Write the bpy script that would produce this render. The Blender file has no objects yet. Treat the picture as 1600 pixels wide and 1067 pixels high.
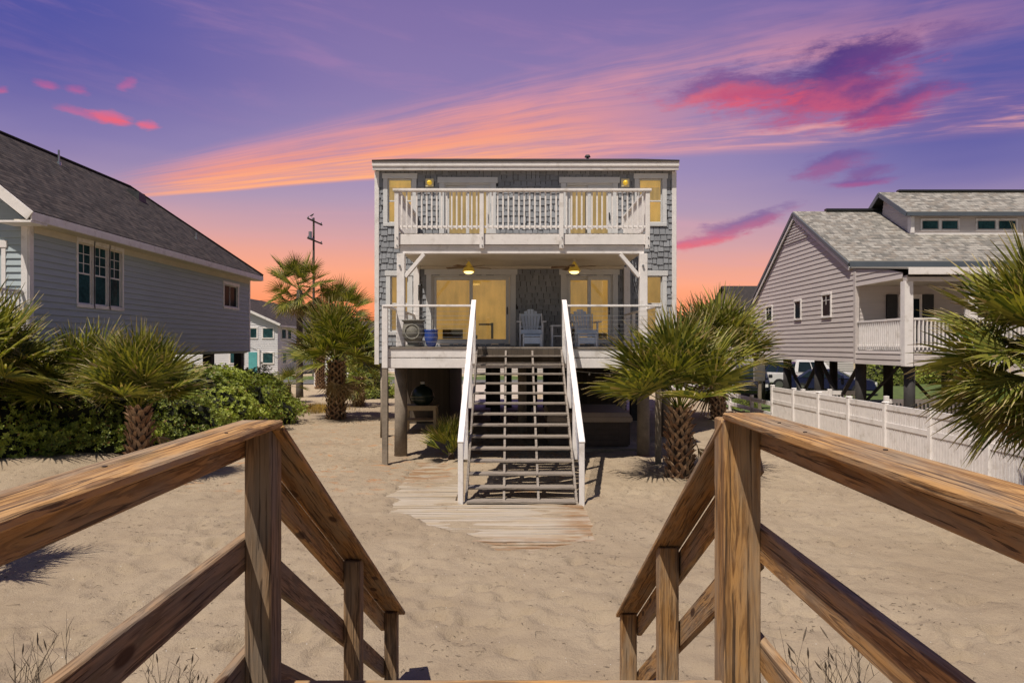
import bpy, bmesh, math, random
from mathutils import Vector, Matrix, noise, Quaternion
random.seed(7)
C = bpy.context.scene.collection
SC = bpy.context.scene
PI = math.pi
EYE = 2.72

# ------------------------------------------------------------------ camera
cam = bpy.data.cameras.new("camera"); cam_o = bpy.data.objects.new("camera", cam); C.objects.link(cam_o)
cam.sensor_width = 36; cam.lens = 24.0; cam.shift_y = 0.005; cam.clip_start = 0.05; cam.clip_end = 6000
cam_o.location = (0, 0, EYE); cam_o.rotation_euler = (PI/2, 0, 0)
SC.camera = cam_o
SC.view_settings.view_transform = 'Standard'; SC.view_settings.look = 'None'
SC.view_settings.gamma = 1; SC.view_settings.exposure = 0.08
SC.render.engine = 'CYCLES'
SC.cycles.max_bounces = 6; SC.cycles.transparent_max_bounces = 12
SC.cycles.sample_clamp_indirect = 3; SC.cycles.use_denoising = True; SC.cycles.denoising_prefilter = 'NONE'

# ------------------------------------------------------------------ node helper
class V:
    def __init__(s, nt, sock): s.nt, s.s = nt, sock
    def _m(s, op, *a):
        n = s.nt.nodes.new('ShaderNodeMath'); n.operation = op
        for i, x in enumerate((s,)+a):
            if isinstance(x, V): s.nt.links.new(x.s, n.inputs[i])
            else: n.inputs[i].default_value = x
        return V(s.nt, n.outputs[0])
    def __add__(s, o): return s._m('ADD', o)
    __radd__ = __add__
    def __sub__(s, o): return s._m('SUBTRACT', o)
    def __rsub__(s, o): return (s*-1)+o
    def __mul__(s, o): return s._m('MULTIPLY', o)
    __rmul__ = __mul__
    def __truediv__(s, o): return s._m('DIVIDE', o)
    def clamp(s): 
        r = s._m('ADD', 0.0); r.s.node.use_clamp = True; return r
    def pw(s, e): return s._m('POWER', e)
    def abs(s): return s._m('ABSOLUTE')
    def max(s, o): return s._m('MAXIMUM', o)
    def min(s, o): return s._m('MINIMUM', o)
    def ss(s, a, b, o0=0.0, o1=1.0):
        n = s.nt.nodes.new('ShaderNodeMapRange'); n.interpolation_type = 'SMOOTHSTEP'
        s.nt.links.new(s.s, n.inputs[0])
        for i, v in zip((1, 2, 3, 4), (a, b, o0, o1)):
            n.inputs[i].default_value = v
        return V(s.nt, n.outputs[0])
class T:
    """node tree builder"""
    def __init__(s, nt): s.nt = nt
    def n(s, t, **k):
        n = s.nt.nodes.new(t)
        for a, b in k.items(): setattr(n, a, b)
        return n
    def l(s, a, b): s.nt.links.new(a.s if isinstance(a, V) else a, b)
    def coord(s, which='Object'): return s.n('ShaderNodeTexCoord').outputs[which]
    def sep(s, v):
        n = s.n('ShaderNodeSeparateXYZ'); s.l(v, n.inputs[0]); return [V(s.nt, o) for o in n.outputs]
    def comb(s, x, y, z):
        n = s.n('ShaderNodeCombineXYZ')
        for i, a in enumerate((x, y, z)):
            if isinstance(a, V): s.l(a, n.inputs[i])
            else: n.inputs[i].default_value = a
        return n.outputs[0]
    def map(s, v, scale=(1,1,1), loc=(0,0,0)):
        n = s.n('ShaderNodeMapping'); s.l(v, n.inputs[0]); n.inputs['Scale'].default_value = scale; n.inputs['Location'].default_value = loc
        return n.outputs[0]
    def noise(s, v, scale=5, detail=4, rough=.55, dist=0, dim='3D'):
        n = s.n('ShaderNodeTexNoise'); n.noise_dimensions = dim
        if v is not None: s.l(v, n.inputs['Vector'])
        n.inputs['Scale'].default_value = scale; n.inputs['Detail'].default_value = detail
        n.inputs['Roughness'].default_value = rough; n.inputs['Distortion'].default_value = dist
        return V(s.nt, n.outputs[0])
    def voro(s, v, scale=5, feature='F1', out='Distance', rnd=1.0):
        n = s.n('ShaderNodeTexVoronoi', feature=feature); s.l(v, n.inputs['Vector']); n.inputs['Scale'].default_value = scale
        n.inputs['Randomness'].default_value = rnd
        return V(s.nt, n.outputs[out])
    def mix(s, f, a, b, mode='MIX'):
        n = s.n('ShaderNodeMix', data_type='RGBA', blend_type=mode); n.clamp_factor = True
        if isinstance(f, V): s.l(f, n.inputs[0])
        else: n.inputs[0].default_value = f
        for i, x in ((6, a), (7, b)):
            if isinstance(x, V): s.l(x, n.inputs[i])
            elif isinstance(x, (tuple, list)): n.inputs[i].default_value = (*x[:3], 1)
            else: s.l(x, n.inputs[i])
        return V(s.nt, n.outputs[2])
    def island(s):
        return V(s.nt, s.n('ShaderNodeNewGeometry').outputs['Random Per Island'])
    def objrnd(s):
        return V(s.nt, s.n('ShaderNodeObjectInfo').outputs['Random'])
    def bump(s, h, strength=.3, dist=.01):
        n = s.n('ShaderNodeBump'); s.l(h, n.inputs['Height']); n.inputs['Strength'].default_value = strength; n.inputs['Distance'].default_value = dist
        return n.outputs[0]

# ------------------------------------------------------------------ world: sunset in front, day sky behind the camera
SUN_DIR = Vector((.29, .38, -1)).normalized()
w = bpy.data.worlds.new("World"); SC.world = w; w.use_nodes = True
def srgb(r, g, b):
    f = lambda c: (c/255/12.92) if c/255 <= .04045 else ((c/255+.055)/1.055)**2.4
    return (f(r), f(g), f(b))
def build_world():
    nt = w.node_tree; nt.nodes.clear(); t = T(nt)
    x, y, z = t.sep(t.coord('Generated'))
    az = x._m('ARCTAN2', y); el = z._m('ARCSINE')
    def D(px, py):
        u = (px-800)/1067; v = (541.5-py)/1067
        return math.atan(u), math.atan(v*math.cos(math.atan(u)))
    # large gradient with elevation
    warp = t.noise(t.comb(az*1.0, el*5.0, 0.0), 2.2, 3)
    e2 = el + (warp-.5)*.035 + az.max(0.0)*.06
    r = t.n('ShaderNodeValToRGB'); cr = r.color_ramp
    stops = [(0.0, (250,136,86)), (.055, (252,148,98)), (.105, (250,166,130)), (.155, (210,160,162)), (.205, (174,150,176)), (.26, (152,136,178)), (.36, (136,120,170)), (.45, (126,110,164)), (.60, (88,88,150)), (.80, (60,64,126)), (1.0, (48,54,116))]
    while len(cr.elements) < len(stops): cr.elements.new(.5)
    for e, (p, c) in zip(cr.elements, stops): e.position = p; e.color = (*srgb(*c), 1)
    t.l(e2.max(0.0)*1.0, r.inputs[0])
    base = V(nt, r.outputs[0])
    # purple wash at top centre-right, bluer left
    base = t.mix((az*-1.0).ss(.15, .66)*(el+(warp-.5)*.1).ss(.16, .40)*.95, base, srgb(74,80,157))
    base = t.mix(az.ss(.22, .62)*(el+(warp-.5)*.1).ss(.10, .30)*.92, base, srgb(80,84,156))
    # cirrus fan radiating from a point low on the left
    yc = y.max(.18); dx = x/yc + (950/1067); dy = z/yc - ((541.5-335)/1067)
    rr = (dx*dx+dy*dy).pw(.5)
    wob = t.noise(t.comb(az*1.6, el*3.0, 8.0), 1.3, 3, .5)
    th = dy._m('ARCTAN2', dx) + (wob-.5)*.035
    n1 = t.noise(t.comb(th*30.0, rr*1.5, 0.3), 1.6, 6, .6, .5)
    n2 = t.noise(t.comb(th*110.0, rr*4.0, 2.3), 1.2, 4, .6, .4)
    n3 = t.noise(t.comb(az*3.0, el*6.0, 5.0), 1.5, 4, .6)
    streak = (n1*.6+n2*.4)
    str2 = (streak*.8+n3*.3)
    mid = (1.0 - th.ss(.105,.125)*th.ss(.175,.155)*rr.ss(.9,1.25)*.75)
    fan = th.ss(.068, .09)*th.ss(.235, .165)*rr.ss(.26, .50)*rr.ss(1.95, 1.2)*mid
    base = t.mix((fan*(str2.ss(.44, .66)*.62+.14)).clamp(), base, srgb(222,150,160))
    body = th.ss(.066, .084)*th.ss(.21, .12)*rr.ss(.27, .48)*rr.ss(1.30, .72)*mid
    base = t.mix((body*(str2.ss(.38, .62)*.60+.30)).clamp(), base, srgb(244,154,124))
    low = th.ss(.068, .080)*th.ss(.140, .095)*rr.ss(.28, .48)*rr.ss(1.10, .72)
    base = t.mix((low*(streak.ss(.38,.56)*.65+.30)).clamp(), base, srgb(255,176,126))
    right = th.ss(.074, .084)*th.ss(.118, .10)*rr.ss(.85, 1.05)
    base = t.mix((right*streak.ss(.44, .60)*.70).clamp(), base, srgb(232,164,160))
    veil = th.ss(-.12, -.06)*th.ss(.03, -.02)*rr.ss(.3, .6)
    base = t.mix((veil*(n1*.7+n3*.4).ss(.5, .75)*.30).clamp(), base, srgb(214,160,174))
    hi_ = el.ss(.26, .36)*(t.noise(t.comb(az*2.2-el*1.5, el*16.0+az*2.0, 4.0), 1.7, 5, .62, .5)*.8+n3*.3).ss(.50, .78)
    base = t.mix(hi_*.30, base, srgb(178,132,172))
    # red and purple cloudlets
    wn = t.n('ShaderNodeTexNoise'); t.l(t.comb(az*1.0, el*2.0, 0.0), wn.inputs['Vector']); wn.inputs['Scale'].default_value = 6; wn.inputs['Detail'].default_value = 6; wn.inputs['Roughness'].default_value = .62
    w1, w2, w3 = t.sep(wn.outputs['Color'])
    fine = t.noise(t.comb(az*1.0, el*3.4, 3.0), 15, 8, .70, .3)
    for (px, py, rx, ry, sl, dens, bot, top) in [
        (1290,128,150,50,.05,1.0,(192,84,118),(80,66,130)),
        (1150,134,125,20,.0,.95,(210,100,120),(124,84,140)),
        (1385,165,100,24,.0,.85,(178,72,118),(100,66,130)),
        (1180,150,75,16,.05,.6,(232,84,98),(170,70,120)),
        (1350,92,110,32,.1,.9,(110,66,130),(84,58,126)),
        (1515,46,46,20,.0,.5,(92,72,140),(80,68,140)),
        (1300,258,62,20,.2,.8,(150,88,140),(112,86,148)),
        (1345,288,50,8,.0,.8,(160,78,134),(120,84,146)),
        (1358,270,40,12,.1,.7,(130,84,140),(120,84,146)),
        (1165,344,75,13,.2,.8,(170,86,132),(118,88,146)),
        (1095,374,65,10,.15,.9,(222,98,118),(190,108,140)),
        (172,188,26,12,0,1.0,(232,100,118),(200,108,146)),
        (228,197,16,8,0,.8,(236,104,124),(206,108,146)),
        (125,180,34,7,-.2,.6,(206,102,144),(180,102,150)),
        (72,132,20,7,0,.7,(200,96,146),(170,94,152)),
        (118,140,22,7,0,.6,(200,96,146),(170,94,152)),
        (200,128,14,10,.6,.6,(196,100,150),(170,94,152)),
        (8,138,10,7,0,.6,(206,96,136),(170,94,152)),
        (470,86,90,7,-.02,.10,(190,134,178),(180,130,178))]:
        ca, ce = D(px, py); sx = rx/1067*math.cos(ca)**2; sy = ry/1067*math.cos(ca)
        small = min(1.0, ry/30)
        a = (az-ca+(w1-.5)*(.17*small+.05*min(1,sx*5)))
        b = (el-ce+(w2-.5)*(.09*small+.012)) - a*sl
        d = ((a/sx)*(a/sx)+(b/sy)*(b/sy)).pw(.5)
        m = (d + (fine-.5)*2.1).ss(1.35, .35)*dens*.93
        tone = (b/sy + (fine-.5)*1.5).ss(-.55, .55)
        base = t.mix(m, base, t.mix(tone, srgb(*bot), srgb(*top)))
    front = t.n('ShaderNodeBackground'); t.l(base, front.inputs[0]); front.inputs[1].default_value = 1.0
    sky = t.n('ShaderNodeTexSky', sky_type='NISHITA'); sky.sun_disc = False
    sky.sun_elevation = math.radians(63.9); sky.sun_rotation = math.radians(229)
    back = t.n('ShaderNodeBackground'); t.l(sky.outputs[0], back.inputs[0]); back.inputs[1].default_value = .048
    mx = t.n('ShaderNodeMixShader'); t.l(y.ss(-.35, .15), mx.inputs[0]); t.l(back.outputs[0], mx.inputs[1]); t.l(front.outputs[0], mx.inputs[2])
    t.l(mx.outputs[0], t.n('ShaderNodeOutputWorld').inputs[0])
build_world()
sun = bpy.data.lights.new("sun", 'SUN'); sun.energy = 5.3; sun.angle = math.radians(.55); sun.color = (1, .915, .80)
sun_o = bpy.data.objects.new("sun", sun); C.objects.link(sun_o); sun_o.location = (-8, -8, 25)
sun_o.rotation_euler = SUN_DIR.to_track_quat('-Z', 'Y').to_euler()

# ------------------------------------------------------------------ materials
def new_mat(name):
    m = bpy.data.materials.new(name); m.use_nodes = True
    nt = m.node_tree; b = nt.nodes['Principled BSDF']
    return m, T(nt), b
def sval(b, k, v):
    b.inputs[k].default_value = (*v, 1) if isinstance(v, tuple) and len(v) == 3 else v
def plain(name, col, rough=.6, var=.12, scale=6, metal=0, bump=0, emit=None, es=0, spec=.4, dirt=None):
    m, t, b = new_mat(name); co = t.coord('Object')
    n = t.noise(co, scale, 5); n2 = t.noise(co, scale*9, 3)
    f = (n*.65+n2*.35)
    c = t.mix(f.ss(.3, .7), tuple(x*(1-var) for x in col), tuple(min(1, x*(1+var)) for x in col))
    if dirt: c = t.mix(t.noise(co, scale*.7, 6, .65).ss(.52, .72)*dirt[1], c, dirt[0])
    t.l(c, b.inputs['Base Color']); sval(b, 'Roughness', rough); sval(b, 'Metallic', metal); sval(b, 'Specular IOR Level', spec)
    if bump: t.l(t.bump(n2, bump, .01), b.inputs['Normal'])
    if emit: sval(b, 'Emission Color', emit); sval(b, 'Emission Strength', es)
    return m
M = {}
M['white'] = plain('white_paint', (.74,.70,.68), .55, .07, 5, dirt=((.38,.33,.27), .50), bump=.15)
M['trim'] = plain('grey_white_trim', (.60,.60,.60), .5, .05, 3)
M['metal'] = plain('galvanised_metal', (.4,.4,.4), .35, .1, 8, metal=.9)
M['cable'] = plain('steel_cable', (.5,.5,.5), .3, .05, 8, metal=.8)
M['black'] = plain('dark_metal', (.02,.02,.022), .45, .2, 8)
M['dark_green'] = plain('dark_green_ceramic', (.012,.022,.014), .3, .2, 8, spec=.6)
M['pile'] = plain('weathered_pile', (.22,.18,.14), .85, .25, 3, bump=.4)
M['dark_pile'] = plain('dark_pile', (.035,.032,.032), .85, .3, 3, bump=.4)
M['chair'] = plain('pale_blue_paint', (.55,.62,.74), .55, .08, 6)
M['chair_arm'] = plain('white_plastic', (.62,.62,.64), .5, .05, 6)
M['urn'] = plain('grey_stone_urn', (.19,.18,.15), .8, .2, 9, bump=.3)
M['blue_pot'] = plain('glazed_blue', (.03,.07,.30), .18, .2, 9, spec=.7)
M['concrete'] = plain('pale_concrete', (.42,.36,.30), .9, .12, 2, bump=.2)
M['asphalt'] = plain('asphalt', (.11,.105,.10), .9, .2, 3, bump=.3)
M['tub'] = plain('brown_tub_panel', (.07,.05,.042), .6, .2, 4)
M['tub_cover'] = plain('vinyl_cover', (.36,.28,.22), .6, .12, 3)
M['pine_table'] = plain('bare_pine', (.42,.32,.2), .8, .15, 5)
M['enclosure'] = None
M['steel_plate'] = plain('lamp_plate', (.72,.64,.42), .5, .05, 6)
M['lamp_gold'] = plain('amber_glass', (.65,.42,.03), .2, .1, 6, emit=(1,.62,.05), es=.35, spec=.8)
M['shade'] = plain('amber_shade', (.45,.30,.04), .45, .1, 6, emit=(1,.6,.08), es=.12)
M['bulb'] = plain('lit_bulb', (1,.8,.4), .4, .02, 6, emit=(1,.68,.22), es=3.0)
M['beak'] = plain('feathers_dark', (.05,.05,.05), .8, .2, 20)
M['turquoise'] = plain('turquoise_door', (.10,.35,.36), .5, .1, 4)
M['soffit'] = plain('soffit_cream', (.58,.52,.42), .7, .06, 3)

def wood(name, c1, c2, grey, greyf=.5, rough=.75, scale=1.0, knots=True, stain=.35):
    """grain runs along the board's own X axis"""
    m, t, b = new_mat(name); co = t.coord('Object'); r = t.objrnd()
    x, y, z = t.sep(co)
    v = t.comb(x + r*37.0, y + r*11.0, z + r*5.0)
    kv = t.map(v, (3.2*scale, 8*scale, 8*scale)); kd = t.voro(kv, 1.0); sel = V(t.nt, t.sep(t.voro(kv, 1.0, out='Color').s)[0].s).ss(.64, .66)
    kn = kd.ss(.42, .0)*sel if knots else kd*0.0
    wob = t.noise(t.map(v, (1.3,2,2)), 1.0, 3)
    v = t.comb(x + r*37.0, y + r*11.0 + (wob-.5)*.05, z + r*5.0 + (wob-.5)*.03)
    g = t.noise(t.map(v, (1.4*scale, 22*scale, 22*scale)), 1.0, 6, .66, 1.0)
    rings = ((g*9.0 + kn*1.6 + t.noise(t.map(v, (.5,5,5)), 1.0, 2)*10.0)*6.28*.5)._m('SINE')*.5+.5
    fine = t.noise(t.map(v, (5*scale, 190*scale, 190*scale)), 1.0, 3, .7)
    c = t.mix((rings*.34+fine*.34+g*.42).ss(.22, .80), c1, c2)
    c = t.mix((t.noise(t.map(v, (1.6, 7, 7)), 1.0, 5, .65).ss(.38, .66)*greyf).clamp(), c, grey)
    c = t.mix((t.noise(t.map(v, (2.3, 5, 9), (3,1,8)), 1.0, 4).ss(.55, .75)*stain).clamp(), c, (.10,.085,.03))
    cracks = t.noise(t.map(v, (2.0, 120, 120), (9,2,4)), 1.0, 3, .5).ss(.585, .635)
    c = t.mix(cracks*.75, c, (.035,.022,.015))
    if knots: c = t.mix(kn.ss(.45,.75)*.9, c, (.045,.018,.008))
    t.l(c, b.inputs['Base Color']); sval(b, 'Roughness', rough); sval(b, 'Specular IOR Level', .3)
    t.l(t.bump(rings*.25+fine*.5-cracks*1.5, .55, .004), b.inputs['Normal'])
    return m
M['pine'] = wood('treated_pine', (.13,.058,.018), (.44,.245,.090), (.28,.22,.155), .75, rough=.8)
M['pine_grey'] = wood('greyed_pine', (.10,.058,.028), (.31,.195,.105), (.19,.155,.12), .72, rough=.85)
M['tread'] = wood('composite_tread', (.21,.175,.145), (.28,.235,.195), (.22,.195,.175), .5, knots=False, stain=.1)
M['plank'] = None

def shingle_wall_mat(name, col, var=.18):
    m, t, b = new_mat(name); i = t.island(); co = t.coord('Object')
    n = t.noise(t.map(co, (30,30,3)), 1.0, 4, .6)
    c = t.mix(i, tuple(x*(1-var) for x in col), tuple(x*(1+var) for x in col))
    c = t.mix(n.ss(.35,.7)*.25, c, tuple(x*.7 for x in col))
    t.l(c, b.inputs['Base Color']); sval(b, 'Roughness', .8)
    t.l(t.bump(n, .3, .004), b.inputs['Normal'])
    return m
M['shingle'] = shingle_wall_mat('painted_shingle', (.235,.245,.265), .16)
M['shingle_gap'] = plain('shingle_gap', (.045,.045,.05), .9, .1, 5)
def siding_mat(name, col):
    m, t, b = new_mat(name); co = t.coord('Object')
    n = t.noise(t.map(co, (1.2,1.2,14)), 1.0, 5, .6)
    n2 = t.noise(co, .5, 4)
    c = t.mix(n.ss(.3,.7), tuple(x*.93 for x in col), tuple(x*1.05 for x in col))
    c = t.mix(n2.ss(.5,.75)*.25, c, tuple(x*.82 for x in col))
    t.l(c, b.inputs['Base Color']); sval(b, 'Roughness', .6)
    t.l(t.bump(n, .15, .003), b.inputs['Normal'])
    return m
M['siding_blue'] = siding_mat('slate_siding', (.35,.405,.43))
M['siding_taupe'] = siding_mat('taupe_siding', (.52,.47,.45))
M['siding_white'] = siding_mat('white_siding', (.62,.60,.62))
def roof_mat(name, cols, bw=.30, bh=.14, mort=(.03,.03,.03)):
    m, t, b = new_mat(name); uv = t.coord('UV')
    br = t.n('ShaderNodeTexBrick'); t.l(uv, br.inputs['Vector']); br.offset = .5; br.squash = 1
    br.inputs['Color1'].default_value = (0,0,0,1); br.inputs['Color2'].default_value = (1,1,1,1); br.inputs['Mortar'].default_value = (.5,.5,.5,1)
    br.inputs['Scale'].default_value = 1; br.inputs['Mortar Size'].default_value = .007; br.inputs['Brick Width'].default_value = bw; br.inputs['Row Height'].default_value = bh
    rnd = V(t.nt, br.outputs['Color'])
    sx, sy, _ = t.sep(uv)
    row = (sy/bh)._m('FLOOR'); frac = (sy/bh)._m('FRACT')
    wn = t.n('ShaderNodeTexWhiteNoise', noise_dimensions='2D'); t.l(t.comb(((sx + row*.37)/(bw*.55))._m('FLOOR'), row, 0.0), wn.inputs['Vector'])
    wv = V(t.nt, wn.outputs[0])
    big = t.noise(uv, .35, 4); grit = t.noise(uv, 90, 3, .8)
    c = t.mix(wv, cols[0], cols[1]); c = t.mix((wv*7.0)._m('FRACT').ss(.6,.9)*.8, c, cols[2])
    c = t.mix(big.ss(.4,.7)*.12, c, cols[0])
    c = t.mix(grit.ss(.5,.8)*.3, c, tuple(x*.5 for x in cols[0]))
    c = t.mix(V(t.nt, br.outputs['Fac'])*.8, c, mort)
    c = t.mix(frac.ss(.20,.02)*.9, c, mort)
    t.l(c, b.inputs['Base Color']); sval(b, 'Roughness', .92); sval(b, 'Specular IOR Level', .15)
    t.l(t.bump((frac*-1.0)*.6 + grit*.3 + wv*.4, .7, .02), b.inputs['Normal'])
    return m
M['roof_brown'] = roof_mat('brown_roof', [(.026,.022,.022), (.085,.068,.062), (.048,.042,.042)], bw=.3, bh=.16, mort=(.014,.012,.012))
M['roof_grey'] = roof_mat('speckled_roof', [(.14,.132,.12), (.36,.335,.30), (.22,.19,.16)], bw=.34, bh=.17, mort=(.04,.037,.034))
M['roof_dark'] = roof_mat('dark_roof', [(.03,.025,.025), (.06,.05,.045), (.04,.035,.035)])
def glass_mat(name, tint=(.05,.07,.08), refl=1.0):
    m, t, b = new_mat(name); nt = t.nt
    tr = t.n('ShaderNodeBsdfTransparent'); gl = t.n('ShaderNodeBsdfGlossy'); gl.inputs['Roughness'].default_value = .015
    fr = t.n('ShaderNodeFresnel'); fr.inputs['IOR'].default_value = 1.6
    f = (V(nt, fr.outputs[0])*1.3*refl+.06).clamp(); mx = t.n('ShaderNodeMixShader'); t.l(f, mx.inputs[0])
    tr.inputs[0].default_value = (*tint, 1)
    t.l(tr.outputs[0], mx.inputs[1]); t.l(gl.outputs[0], mx.inputs[2]); t.l(mx.outputs[0], nt.nodes['Material Output'].inputs[0])
    wv = t.noise(t.coord('Object'), 1.2, 2); t.l(t.bump(wv, .06, .02), gl.inputs['Normal'])
    return m
M['glass'] = glass_mat('window_glass', (.85,.88,.86))
M['glass_dark'] = plain('dark_window_glass', (.012,.02,.026), .08, .2, 1.5, spec=.02)
M['glass_teal'] = plain('teal_window_glass', (.022,.06,.066), .08, .6, 1.5, spec=.06)
def blind_mat(name, col, es):
    m, t, b = new_mat(name); x, y, z = t.sep(t.coord('Object'))
    n = t.noise(t.comb(x*3.0, y*3.0, z*1.0), 1.3, 4); wv = t.noise(t.comb(x*160.0, y*160.0, z*30.0), 1.0, 2)
    c = t.mix((n*.7+wv*.3).ss(.3,.7), tuple(v*.75 for v in col), tuple(v*1.15 for v in col))
    baluster_stripe = ((x*38.0 + t.noise(t.comb(x*2.0, y, z*.4), 1.0, 2)*9.0)._m('SINE')*.5+.5); c = t.mix(baluster_stripe*(.38 if 'upper' in name else .10), c, tuple(v*.45 for v in col))  # painted vertical stripes imitate the striping balusters leave on the upper doors
    glow = t.noise(t.comb(x*1.1, y, z*1.1), 1.0, 2); c = t.mix(glow.ss(.5,.8)*.5, c, tuple(min(1,v*1.5) for v in col))
    t.l(c, b.inputs['Base Color']); t.l(c, b.inputs['Emission Color']); sval(b, 'Emission Strength', es); sval(b, 'Roughness', .8)
    return m
M['blind'] = blind_mat('lit_roller_blind', (.60,.35,.085), .52)
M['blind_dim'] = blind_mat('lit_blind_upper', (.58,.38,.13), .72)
M['lit_room'] = blind_mat('lit_room_wall', (.80,.50,.13), .60)
def boards_mat(name, c1, c2, w=.14, axis=0):
    m, t, b = new_mat(name); s = t.sep(t.coord('Object'))
    k = (s[axis]/w)._m('FLOOR'); fr = (s[axis]/w)._m('FRACT')
    wn = t.n('ShaderNodeTexWhiteNoise', noise_dimensions='1D'); t.l(k, wn.inputs['W'])
    g = t.noise(t.map(t.coord('Object'), (14,14,1.0)), 1.0, 4)
    c = t.mix((V(t.nt, wn.outputs[0])*.6+g*.4).clamp(), c1, c2)
    c = t.mix(fr.ss(.07,.0), c, (.008,.006,.005))
    t.l(c, b.inputs['Base Color']); sval(b, 'Roughness', .85)
    return m
M['enclosure'] = boards_mat('storage_boards', (.05,.036,.025), (.10,.075,.052))

# ------------------------------------------------------------------ mesh builder
class MB:
    def __init__(s): s.v, s.f, s.uv = [], [], {}
    def face(s, pts, uv=None):
        i = len(s.v); s.v += [tuple(p) for p in pts]; s.f.append(tuple(range(i, i+len(pts))))
        if uv: s.uv[len(s.f)-1] = uv
    def box(s, x0, x1, y0, y1, z0, z1):
        if x0 > x1: x0, x1 = x1, x0
        if y0 > y1: y0, y1 = y1, y0
        if z0 > z1: z0, z1 = z1, z0
        i = len(s.v); s.v += [(x,y,z) for z in (z0,z1) for y in (y0,y1) for x in (x0,x1)]
        s.f += [(i,i+2,i+3,i+1),(i+4,i+5,i+7,i+6),(i,i+1,i+5,i+4),(i+2,i+6,i+7,i+3),(i,i+4,i+6,i+2),(i+1,i+3,i+7,i+5)]
        return s
    def hexa(s, p):   # 8 points bottom4 ccw, top4 ccw
        i = len(s.v); s.v += [tuple(q) for q in p]
        s.f += [(i+3,i+2,i+1,i),(i+4,i+5,i+6,i+7)]+[(i+k,i+(k+1)%4,i+4+(k+1)%4,i+4+k) for k in range(4)]
        return s
    def bar(s, a, b, w, h, up=(0,0,1)):
        a, b = Vector(a), Vector(b); d = (b-a).normalized(); u = Vector(up)
        if abs(d.dot(u)) > .98: u = Vector((0,1,0))
        r = d.cross(u).normalized()*w/2; u = r.cross(d).normalized()*h/2
        s.hexa([a-r-u, a+r-u, b+r-u, b-r-u, a-r+u, a+r+u, b+r+u, b-r+u]); return s
    def tube(s, pts, rad, n=8, caps=True):
        pts = [Vector(p) for p in pts]
        if not isinstance(rad, (list, tuple)): rad = [rad]*len(pts)
        base = len(s.v); ref = None
        for k, p in enumerate(pts):
            d = (pts[min(k+1, len(pts)-1)]-pts[max(k-1, 0)]).normalized()
            if ref is None: ref = Vector((1,0,0)) if abs(d.x) < .9 else Vector((0,1,0))
            r = (ref - d*ref.dot(d)).normalized(); q = d.cross(r); ref = r
            for j in range(n):
                a = 2*PI*j/n; s.v.append(tuple(p + (r*math.cos(a)+q*math.sin(a))*rad[k]))
        for k in range(len(pts)-1):
            for j in range(n):
                a = base+k*n+j; b = base+k*n+(j+1)%n; s.f.append((a, b, b+n, a+n))
        if caps:
            s.f.append(tuple(base+j for j in range(n))[::-1]); s.f.append(tuple(base+(len(pts)-1)*n+j for j in range(n)))
        return s
    def lathe(s, prof, cx, cy, n=20):
        return s.tube([(cx,cy,z) for r,z in prof], [r for r,z in prof], n)
    def build(s, name, mat, parent=None, smooth=False, bevel=0, origin=None):
        o0 = Vector(origin) if origin is not None else (Vector(parent['_o']) if parent is not None else Vector((0,0,0)))
        me = bpy.data.meshes.new(name); me.from_pydata([tuple(Vector(p)-o0) for p in s.v], [], s.f)
        me.validate()
        if s.uv and len(me.polygons) == len(s.f):
            ul = me.uv_layers.new(name='UVMap')
            for fi, uv in s.uv.items():
                p = me.polygons[fi]
                for k, li in enumerate(p.loop_indices): ul.data[li].uv = uv[k]
        if bevel:
            bm = bmesh.new(); bm.from_mesh(me); bmesh.ops.recalc_face_normals(bm, faces=bm.faces)
            try: bmesh.ops.bevel(bm, geom=list(bm.edges), offset=bevel, segments=2 if bevel > .006 else 1, affect='EDGES')
            except Exception: pass
            bm.to_mesh(me); bm.free()
        if mat: me.materials.append(mat)
        if smooth:
            for p in me.polygons: p.use_smooth = True
        o = bpy.data.objects.new(name, me); C.objects.link(o)
        if parent is not None: o.parent = parent; o['_o'] = tuple(o0)
        else: o.location = o0; o['_o'] = tuple(o0)
        return o
def tag(o, label=None, cat=None, group=None, kind=None):
    if label: o['label'] = label
    if cat: o['category'] = cat
    if group: o['group'] = group
    if kind: o['kind'] = kind
    return o
def thing(name, loc, label, cat, group=None):
    o = bpy.data.objects.new(name, None); C.objects.link(o); o.location = loc; o['_o'] = tuple(loc); o.empty_display_size = .3
    return tag(o, label, cat, group)
def kids(o): return [c for c in bpy.data.objects if c.parent == o]
def copy_tree(o, parent=None):
    c = o.copy(); C.objects.link(c); c.parent = parent
    for ch in kids(o): copy_tree(ch, c)
    return c
def board(name, a, b, w, h, mat, parent, up=(0,0,1), bevel=.004):
    """a board as its own object whose local X runs along its length (so the grain follows it)"""
    a, b = Vector(a), Vector(b); d = (b-a); L = d.length; d.normalize(); u = Vector(up)
    if abs(d.dot(u)) > .98: u = Vector((0,1,0))
    yv = u.cross(d).normalized(); zv = d.cross(yv)
    m = MB().box(0, L, -w/2, w/2, -h/2, h/2)
    o = m.build(name, mat, None, bevel=bevel, origin=(0,0,0))
    mt = Matrix((d, yv, zv)).transposed().to_4x4(); mt.translation = a - (Vector(parent['_o']) if parent is not None else Vector((0,0,0)))
    o.parent = parent; o.matrix_local = mt
    return o
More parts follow.
